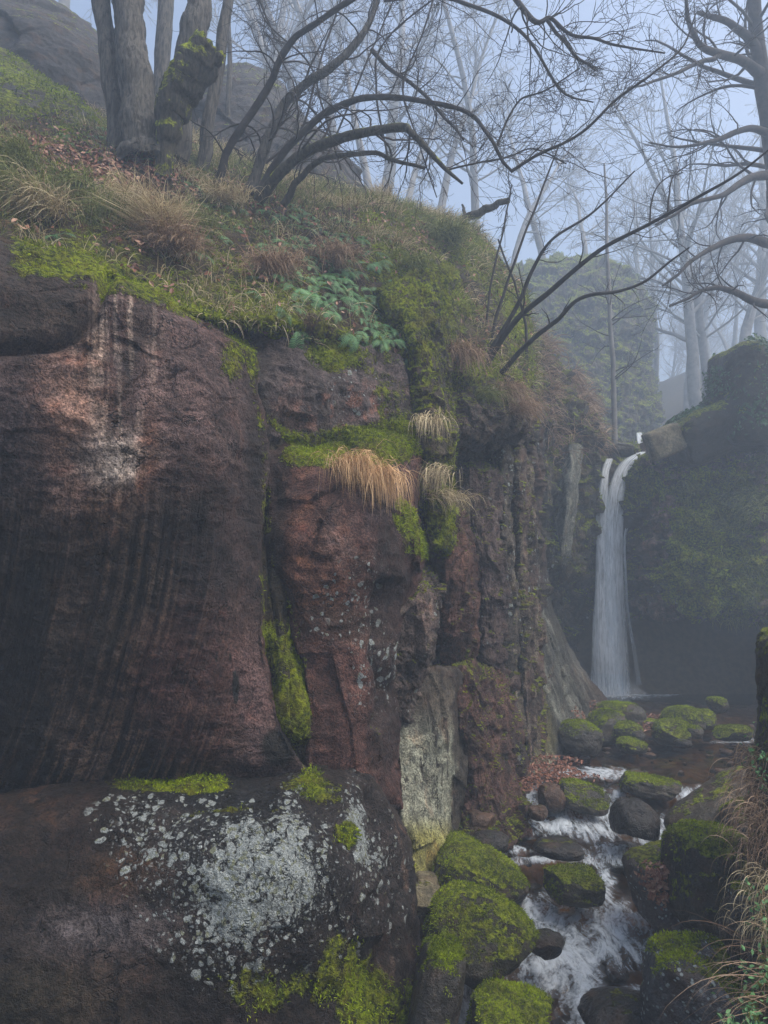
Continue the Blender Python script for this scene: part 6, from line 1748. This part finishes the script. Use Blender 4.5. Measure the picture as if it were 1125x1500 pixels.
# near the skyline on the right (twin trunks and neighbours), seen at u ~ 1025..1075
for (u, Y, p, s, rz, lb) in [
    (1036, 33, 1, 1.35, 0.3, 'thick misty trunk with a twin beside it, above the ivy covered block'),
    (1052, 34, 3, 1.35, 2.0, 'misty trunk close right of the thick one on the skyline'),
    (1082, 31, 0, 1.42, 4.0, 'trunk leaning left just above the squarish ivy block'),
    (1015, 39, 2, 1.49, 1.0, 'thin misty trunk left of the twin trunks'),
    (966, 43, 2, 1.35, 5.0, 'faint pale trunk right beside the far cliff'),
    (1120, 37, 1, 1.35, 3.0, 'misty trunk at the right edge above the ivy')]:
    x = (u - 562.5) / 1000 * Y
    spots.append((x, Y, ground_z(x, Y), p, s, rz, lb))
rs = np.random.RandomState(9)
cnt = 0
while cnt < 150:
    y = rs.uniform(46, 98)
    u = rs.uniform(250, 1250)
    x = (u - 562.5) / 1000 * y
    if 800 < u < 960 and y < 66: continue
    if any((x - q[0]) ** 2 + (y - q[1]) ** 2 < 2.2 for q in spots): continue
    lb = 'faint bare tree far off in the misty wood, right of the waterfall gap' if u > 900 else 'faint bare tree far off in the misty wood, left of the waterfall gap'
    spots.append((x, y, ground_z(x, y), rs.randint(5), rs.uniform(0.9, 1.4), rs.uniform(0, 6.28), lb))
    cnt += 1
# slope behind the leaning tree
for (u, v, Y, p, s) in [(360, 205, 15, 4, 0.9), (420, 240, 16.5, 2, 0.9), (455, 240, 15.5, 4, 1.1), (500, 270, 17, 3, 0.8), (545, 290, 16, 2, 0.8), (590, 320, 17.5, 4, 1.1), (640, 345, 18, 2, 0.9), (700, 380, 19, 3, 0.8), (215, 140, 14, 3, 0.9), (90, 60, 14.5, 2, 1), (395, 200, 18, 0, 0.9), (560, 300, 20, 1, 0.9), (745, 400, 21, 4, 1.1), (800, 395, 22, 2, 0.9), (860, 395, 22.5, 4, 1.0)]:
    Y *= 1.55; s *= 1.4
    P_ = PT(u, v, Y)
    spots.append((P_[0], P_[1], P_[2] - 0.6, p, s, u * 1.7, 'slim bare tree on the slope behind the leaning many stemmed tree' if u < 600 else 'slim bare tree on the crest beyond the broken bough'))
used = set()
for (x, y, z, p, s, rz, lb) in spots:
    src = protos[p]
    if p in used:
        o = src.copy(); SC.collection.objects.link(o)
        for ch in list(src.children):
            c = ch.copy(); SC.collection.objects.link(c); c.parent = o
    else:
        o = src; used.add(p)
    o.location = (x, y, z - 0.3)
    o.rotation_euler = (0, 0, rz)
    o.scale = (s, s, s)
    if lb.startswith('faint bare tree'):
        pu = 562.5 + 1000 * x / y
        dist = 'nearest' if y < 48 else ('middle' if y < 66 else 'farthest')
        where = ('above the dark dome of rock' if pu < 450 else 'behind the arching stems' if pu < 560 else 'over the broken bough' if pu < 690 else 'over the far cliff' if pu < 800 else
                 'in the pale gap above the waterfall' if pu < 960 else 'behind the twin trunks' if pu < 1050 else 'behind the boughs at the right edge')
        lb = 'faint bare tree %s, among the %s misty ones there' % (where, dist)
    elif lb.startswith('slim bare tree'):
        pu = 562.5 + 1000 * x / y
        lb = 'slim bare tree standing %s' % ('left of the old trunks' if pu < 150 else 'between the old trunks' if pu < 300 else 'over the left flank of the dark dome' if pu < 400 else 'over the right flank of the dark dome' if pu < 470 else
             'just behind the arching stems' if pu < 530 else 'under the tip of the arching stems' if pu < 570 else 'on the crest left of the broken bough' if pu < 620 else 'right above the broken bough' if pu < 680 else 'on the crest right of the broken bough' if pu < 760 else 'left on the far cliff' if pu < 830 else 'right on the far cliff')
    tag(o, lb, 'tree', 'bare trees of the misty wood')
# ------------------------------------------------------------------ the mist: one closed box of even air
def make_haze(x0, x1, y0, y1, z0, z1, dens, col):
    m = bpy.data.materials.new('valley mist')
    m.use_nodes = True
    t = m.node_tree
    t.nodes.clear()
    out = t.nodes.new('ShaderNodeOutputMaterial')
    pv = t.nodes.new('ShaderNodeVolumePrincipled')
    pv.inputs['Color'].default_value = (*col, 1)
    pv.inputs['Density'].default_value = dens
    pv.inputs['Density Attribute'].default_value = ''
    pv.inputs['Anisotropy'].default_value = 0.25
    t.links.new(pv.outputs[0], out.inputs['Volume'])
    m.cycles.homogeneous_volume = True
    V = [(x, y, z) for x in (x0, x1) for y in (y0, y1) for z in (z0, z1)]
    F = [(0, 1, 3, 2), (4, 6, 7, 5), (0, 4, 5, 1), (2, 3, 7, 6), (0, 2, 6, 4), (1, 5, 7, 3)]
    o = mkmesh('haze', V, F, m, False)
    tag(o, 'pale blue mist filling the whole gorge', 'haze', kind='stuff')
make_haze(-61, 61, -27, 106, -4, 40, 0.0125, (0.64, 0.77, 0.94))
